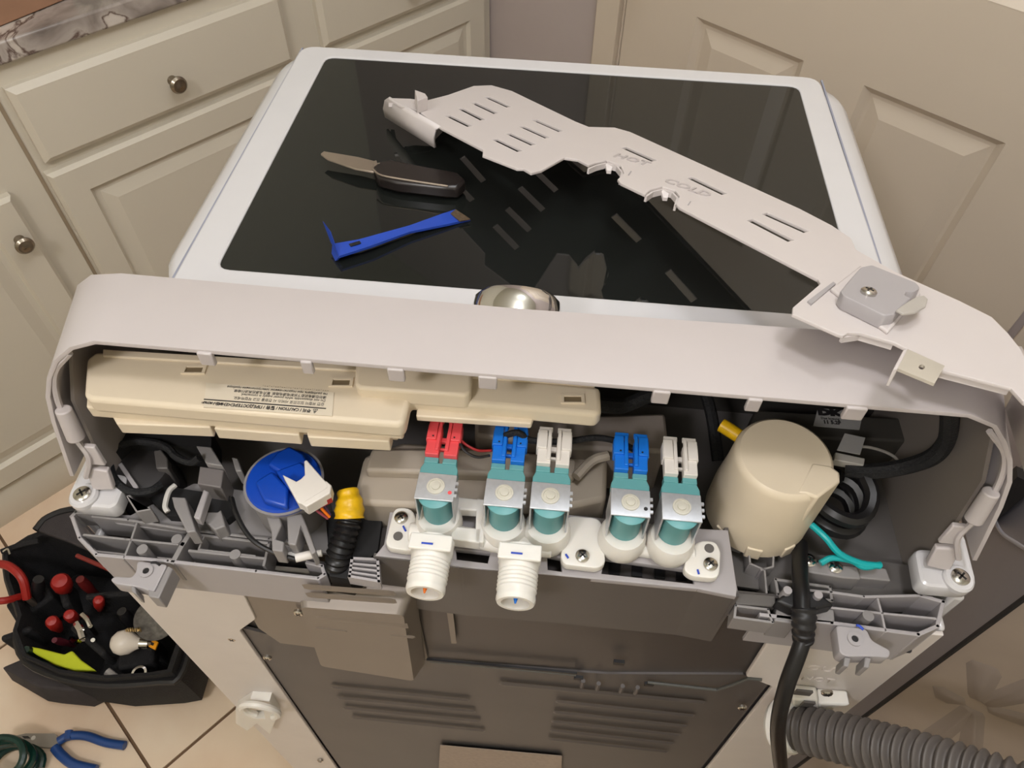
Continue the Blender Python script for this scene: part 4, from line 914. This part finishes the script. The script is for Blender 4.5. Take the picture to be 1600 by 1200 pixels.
po = loft([[p + V((0, 0, z)) for p in pz(.0, *q)] for q, z in ((((190, 1090), (250, 1095), (285, 1060), (270, 1040), (200, 1060)), .002), (((185, 1092), (252, 1100), (292, 1058), (270, 1035), (200, 1055)), .06), (((190, 1090), (250, 1095), (285, 1060), (270, 1040), (200, 1060)), .11))])
po.obj('side_pocket', FABRIC, bg, bevel=.004)
def tool(name, label, cat, base, parts, group=None):
    t = thing(name, label, cat, base, group)
    for n, b, m in parts: b.obj(n, m, t)
    return t
def L3(u, v, z): return az(u, v, z)
tool('pliers', 'red-handled pliers at the left edge of the tool bag, handles spread', 'pliers', L3(20, 930, .12), [
    ('grip', MB().tube([L3(-10, 880, .20), L3(15, 885, .20), L3(35, 905, .19), L3(42, 935, .16)], .0075, 10, 5), REDGRIP), ('grip', MB().tube([L3(-15, 940, .19), L3(10, 938, .18), L3(32, 932, .16)], .0065, 10, 5), REDGRIP), ('jaw', MB().tube([L3(42, 933, .155), L3(55, 945, .12), L3(62, 955, .08)], .006, 8, 3), BLADE)])
for (u, v, r, z, lab, u2, v2) in ((93, 907, .0165, .19, 'red round screwdriver handle end, largest and topmost in the tool bag', 110, 930), (154, 937, .0095, .18, 'small red handle end in the tool bag beside the grey chassis hook', 158, 960),
                          (80, 970, .0110, .17, 'red screwdriver handle lowest at the left inside the tool bag', 100, 990), (108, 960, .0105, .17, 'dark red screwdriver handle above the bright chrome tools in the tool bag', 125, 975)):
    p = L3(u, v, z); q = L3(u2, v2, z - .09); d = (q - p).normalized()
    tool('screwdriver', lab, 'screwdriver', q, [('handle', MB().lathe([(0, -.002), (r * .75, 0), (r, r * .5), (r, .03), (r * .7, .05), (r * .6, .06)], p, d, 16), REDGRIP), ('shank', MB().cyl(p + d * .055, q, .003, n=8), SCREW)])
tool('light_bulb', 'round white light bulb with screw base resting in the tool bag', 'bulb', L3(200, 1005, .15), [
    ('globe', MB().lathe([(0, -.022), (.010, -.020), (.018, -.013), (.0215, -.002), (.019, .010), (.012, .020), (.009, .026)], L3(194, 1004, .175), (.8, .1, -.12), 24), mat('bulb_white', (226, 216, 204), .3)), ('screw_base', MB().lathe([(.0095, .026), (.0095, .04), (.005, .045)], L3(194, 1004, .175), (.8, .1, -.12), 16), SCREW)])
tool('chrome_wrench', 'bright chrome wrench head in the middle of the tool bag', 'wrench', L3(125, 990, .13), [('head', MB().tube([L3(120, 975, .165), L3(126, 985, .17), L3(130, 998, .168)], .0065, 8, 4), CHROME), ('shaft', MB().tube([L3(130, 998, .165), L3(120, 1003, .15), L3(112, 998, .12)], .005, 8, 3), CHROME)])
tool('chrome_wrench', 'second chrome tool leaning beside the bright wrench in the tool bag', 'wrench', L3(140, 970, .13), [('head', MB().tube([L3(128, 960, .17), L3(136, 968, .17), L3(141, 978, .165)], .0045, 8, 4), SCREW), ('shaft', MB().tube([L3(141, 978, .165), L3(150, 990, .12)], .004, 8, 3), SCREW)])
tool('reflector', 'clear round plastic lamp reflector behind the white bulb in the tool bag', 'reflector', L3(245, 975, .14), [('dish', MB().lathe([(.006, -.02), (.024, -.006), (.034, .006), (.0355, .010), (.0325, .006), (.022, -.003), (0, -.008)], L3(245, 968, .185), (.25, -.35, 1), 28), mat('smoky_clear', (112, 108, 102), .12, var=.3, scale=120))])
tool('coil_spring', 'small brass coil spring fitting between the bulb and the clear reflector', 'spring', L3(208, 985, .16), [('coil', MB().tube([L3(197 + k * 1.1, 984 + 2.5 * sin(k * 1.9), .19 + .004 * cos(k * 1.9)) for k in range(22)], .0017, 6, 3), mat('brass', (200, 176, 130), .3, metal=.9))])
tool('tape_tag', 'small orange and black tag below the clear reflector', 'tag', L3(236, 1004, .16), [('tag_plate', MB().prism(pz(.172, (228, 995), (247, 1003), (242, 1015), (224, 1006)), (0, 0, -.004)), mat('orange_tag', (240, 160, 26), .4)), ('tag_mark', MB().prism(pz(.1724, (232, 1001), (241, 1005), (239, 1009), (230, 1005)), (0, 0, -.0004)), INK)])
v1 = pz(.155, (37, 1008), (60, 1012), (100, 1022), (112, 1016), (125, 1030), (149, 1047), (115, 1047), (85, 1038), (55, 1022)); lv = MB().prism(v1, (0, 0, -.012))
tag(lv.obj('work_glove', LIME, bevel=.003, seg=3), 'crumpled lime yellow cloth tucked in the front of the tool bag', 'cloth')
tool('marker_pen', 'dark green pen with a white printed band in the front bag pocket', 'pen', L3(75, 1045, .12), [('barrel', MB().cyl(L3(50, 1033, .125), L3(100, 1050, .125), .0085, n=14), GREENP), ('white_band', MB().cyl(L3(62, 1042, .128), L3(94, 1052, .128), .0070, n=14), mat('pale_print', (170, 180, 176), .5))])
tool('white_handle', 'slim white handled tool sticking out of the right bag pocket', 'tool', L3(185, 1060, .11), [('handle', MB().tube([L3(167, 1049, .135), L3(180, 1058, .13), L3(198, 1070, .115)], .0060, 10, 4, rf=lambda l, L: .0068 - .002 * l / L), mat('grey_white', (190, 184, 180), .4))])
tool('socket_bit', 'small shiny socket ring in the right bag pocket', 'socket', L3(222, 1055, .11), [('ring', MB().lathe([(.009, 0), (.013, 0), (.013, .012), (.009, .012), (.009, 0)], L3(221, 1055, .125), (0, 0, 1), 20), CHROME)])
tool('zip_pull', 'metal zip pull and strap on the left corner of the tool bag', 'strap', L3(15, 870, .15), [('strap', MB().tube([L3(2, 862, .18), L3(30, 852, .185), L3(60, 845, .19)], .005, 8, 4, flat=.5), FABRIC), ('zip_ring', MB().tube([L3(5, 862, .19), L3(12, 858, .193), L3(16, 866, .19)], .002, 6, 4), SCREW)])
for k, (u, v, w, d, z, rz) in enumerate(((40, 1000, .05, .012, .15, .5), (150, 1010, .09, .012, .155, -.5), (180, 940, .08, .012, .16, .2), (110, 935, .07, .014, .14, -.9), (225, 1030, .06, .05, .13, .3), (60, 950, .07, .05, .12, .9))):
    MB().cbox(az(u, v, z - .03), (w, d, .07), rz).obj('inner_divider', FABRIC, bg, bevel=.005)
def handle_tool(u, v, z, u2, v2, r, m, lab, cat='tool'):
    p = L3(u, v, z); q = L3(u2, v2, z - .07)
    tool('hand_tool', lab, cat, q, [('handle', MB().tube([p, p.lerp(q, .5), q], r, 12, 4, rf=lambda l, L: r * (.8 + .25 * math.sin(min(1, l / L * 1.4) * 3.1))), m)])
handle_tool(125, 905, .19, 150, 930, .009, mat('dark_red_grip', (96, 22, 22), .45), 'dim dark red handle lying right of the largest red screwdriver end', 'tool')
handle_tool(190, 955, .185, 215, 985, .010, mat('black_grip', (30, 29, 31), .4), 'black rounded tool handle between the small red handle and the clear reflector')
handle_tool(85, 1000, .165, 115, 1008, .006, mat('maroon_grip', (90, 26, 40), .4), 'small maroon handled tool tucked above the lime yellow cloth')
handle_tool(145, 1000, .165, 152, 1012, .0045, SCREW, 'short polished steel rod left of the white bulb')
handle_tool(40, 1015, .165, 70, 1030, .008, mat('green_grip', (24, 44, 36), .4), 'dark green handled tool at the lower left corner of the bag')
handle_tool(60, 905, .185, 60, 940, .011, mat('black_grip', (30, 29, 31), .4), 'thick black tool handle between the red pliers and the largest red handle')

# combination pliers on the floor
bpz = .016
tool('pliers', 'combination pliers with blue grips lying open on the floor tiles', 'pliers', L3(100, 1170, 0), [
    ('jaw', MB().prism(pz(bpz, (22, 1150), (40, 1146), (85, 1146), (92, 1153), (92, 1163), (78, 1168), (55, 1166), (26, 1156)), (0, 0, -.011)), mat('plier_steel', (150, 144, 138), .35, metal=.7)),
    ('grip', MB().tube([L3(92, 1158, .012), L3(108, 1150, .013), L3(135, 1150, .012), L3(165, 1160, .010), L3(195, 1165, .010)], .0078, 12, 6), BLUEGRIP),
    ('grip', MB().tube([L3(86, 1168, .012), L3(96, 1180, .013), L3(115, 1194, .012), L3(150, 1203, .010)], .0085, 12, 6), BLUEGRIP),
    ('grip_guard', MB().tube([L3(108, 1142, .016), L3(106, 1156, .016)], .007, 8, 1), BLUEGRIP), ('jaw_gap', MB().prism(pz(bpz + .0002, (34, 1150), (44, 1150), (48, 1154), (38, 1154)), (0, 0, -.0004)), BLACKP), ('pivot', MB().lathe([(.004, 0), (.003, .001)], L3(52, 1153, bpz), n=12), IVORY)])
tool('wire_coil', 'dark green coiled cord at the bottom left corner of the floor', 'cord', L3(30, 1185, 0), [('cord', MB().tube([L3(28, 1196, .012) + V((.042 * cos(a) * (1 + .1 * sin(i)), .03 * sin(a), .004 * i * .5)) for i, a in enumerate([radians(k * 37) for k in range(34)])], .0065, 8, 3), GREENP)])
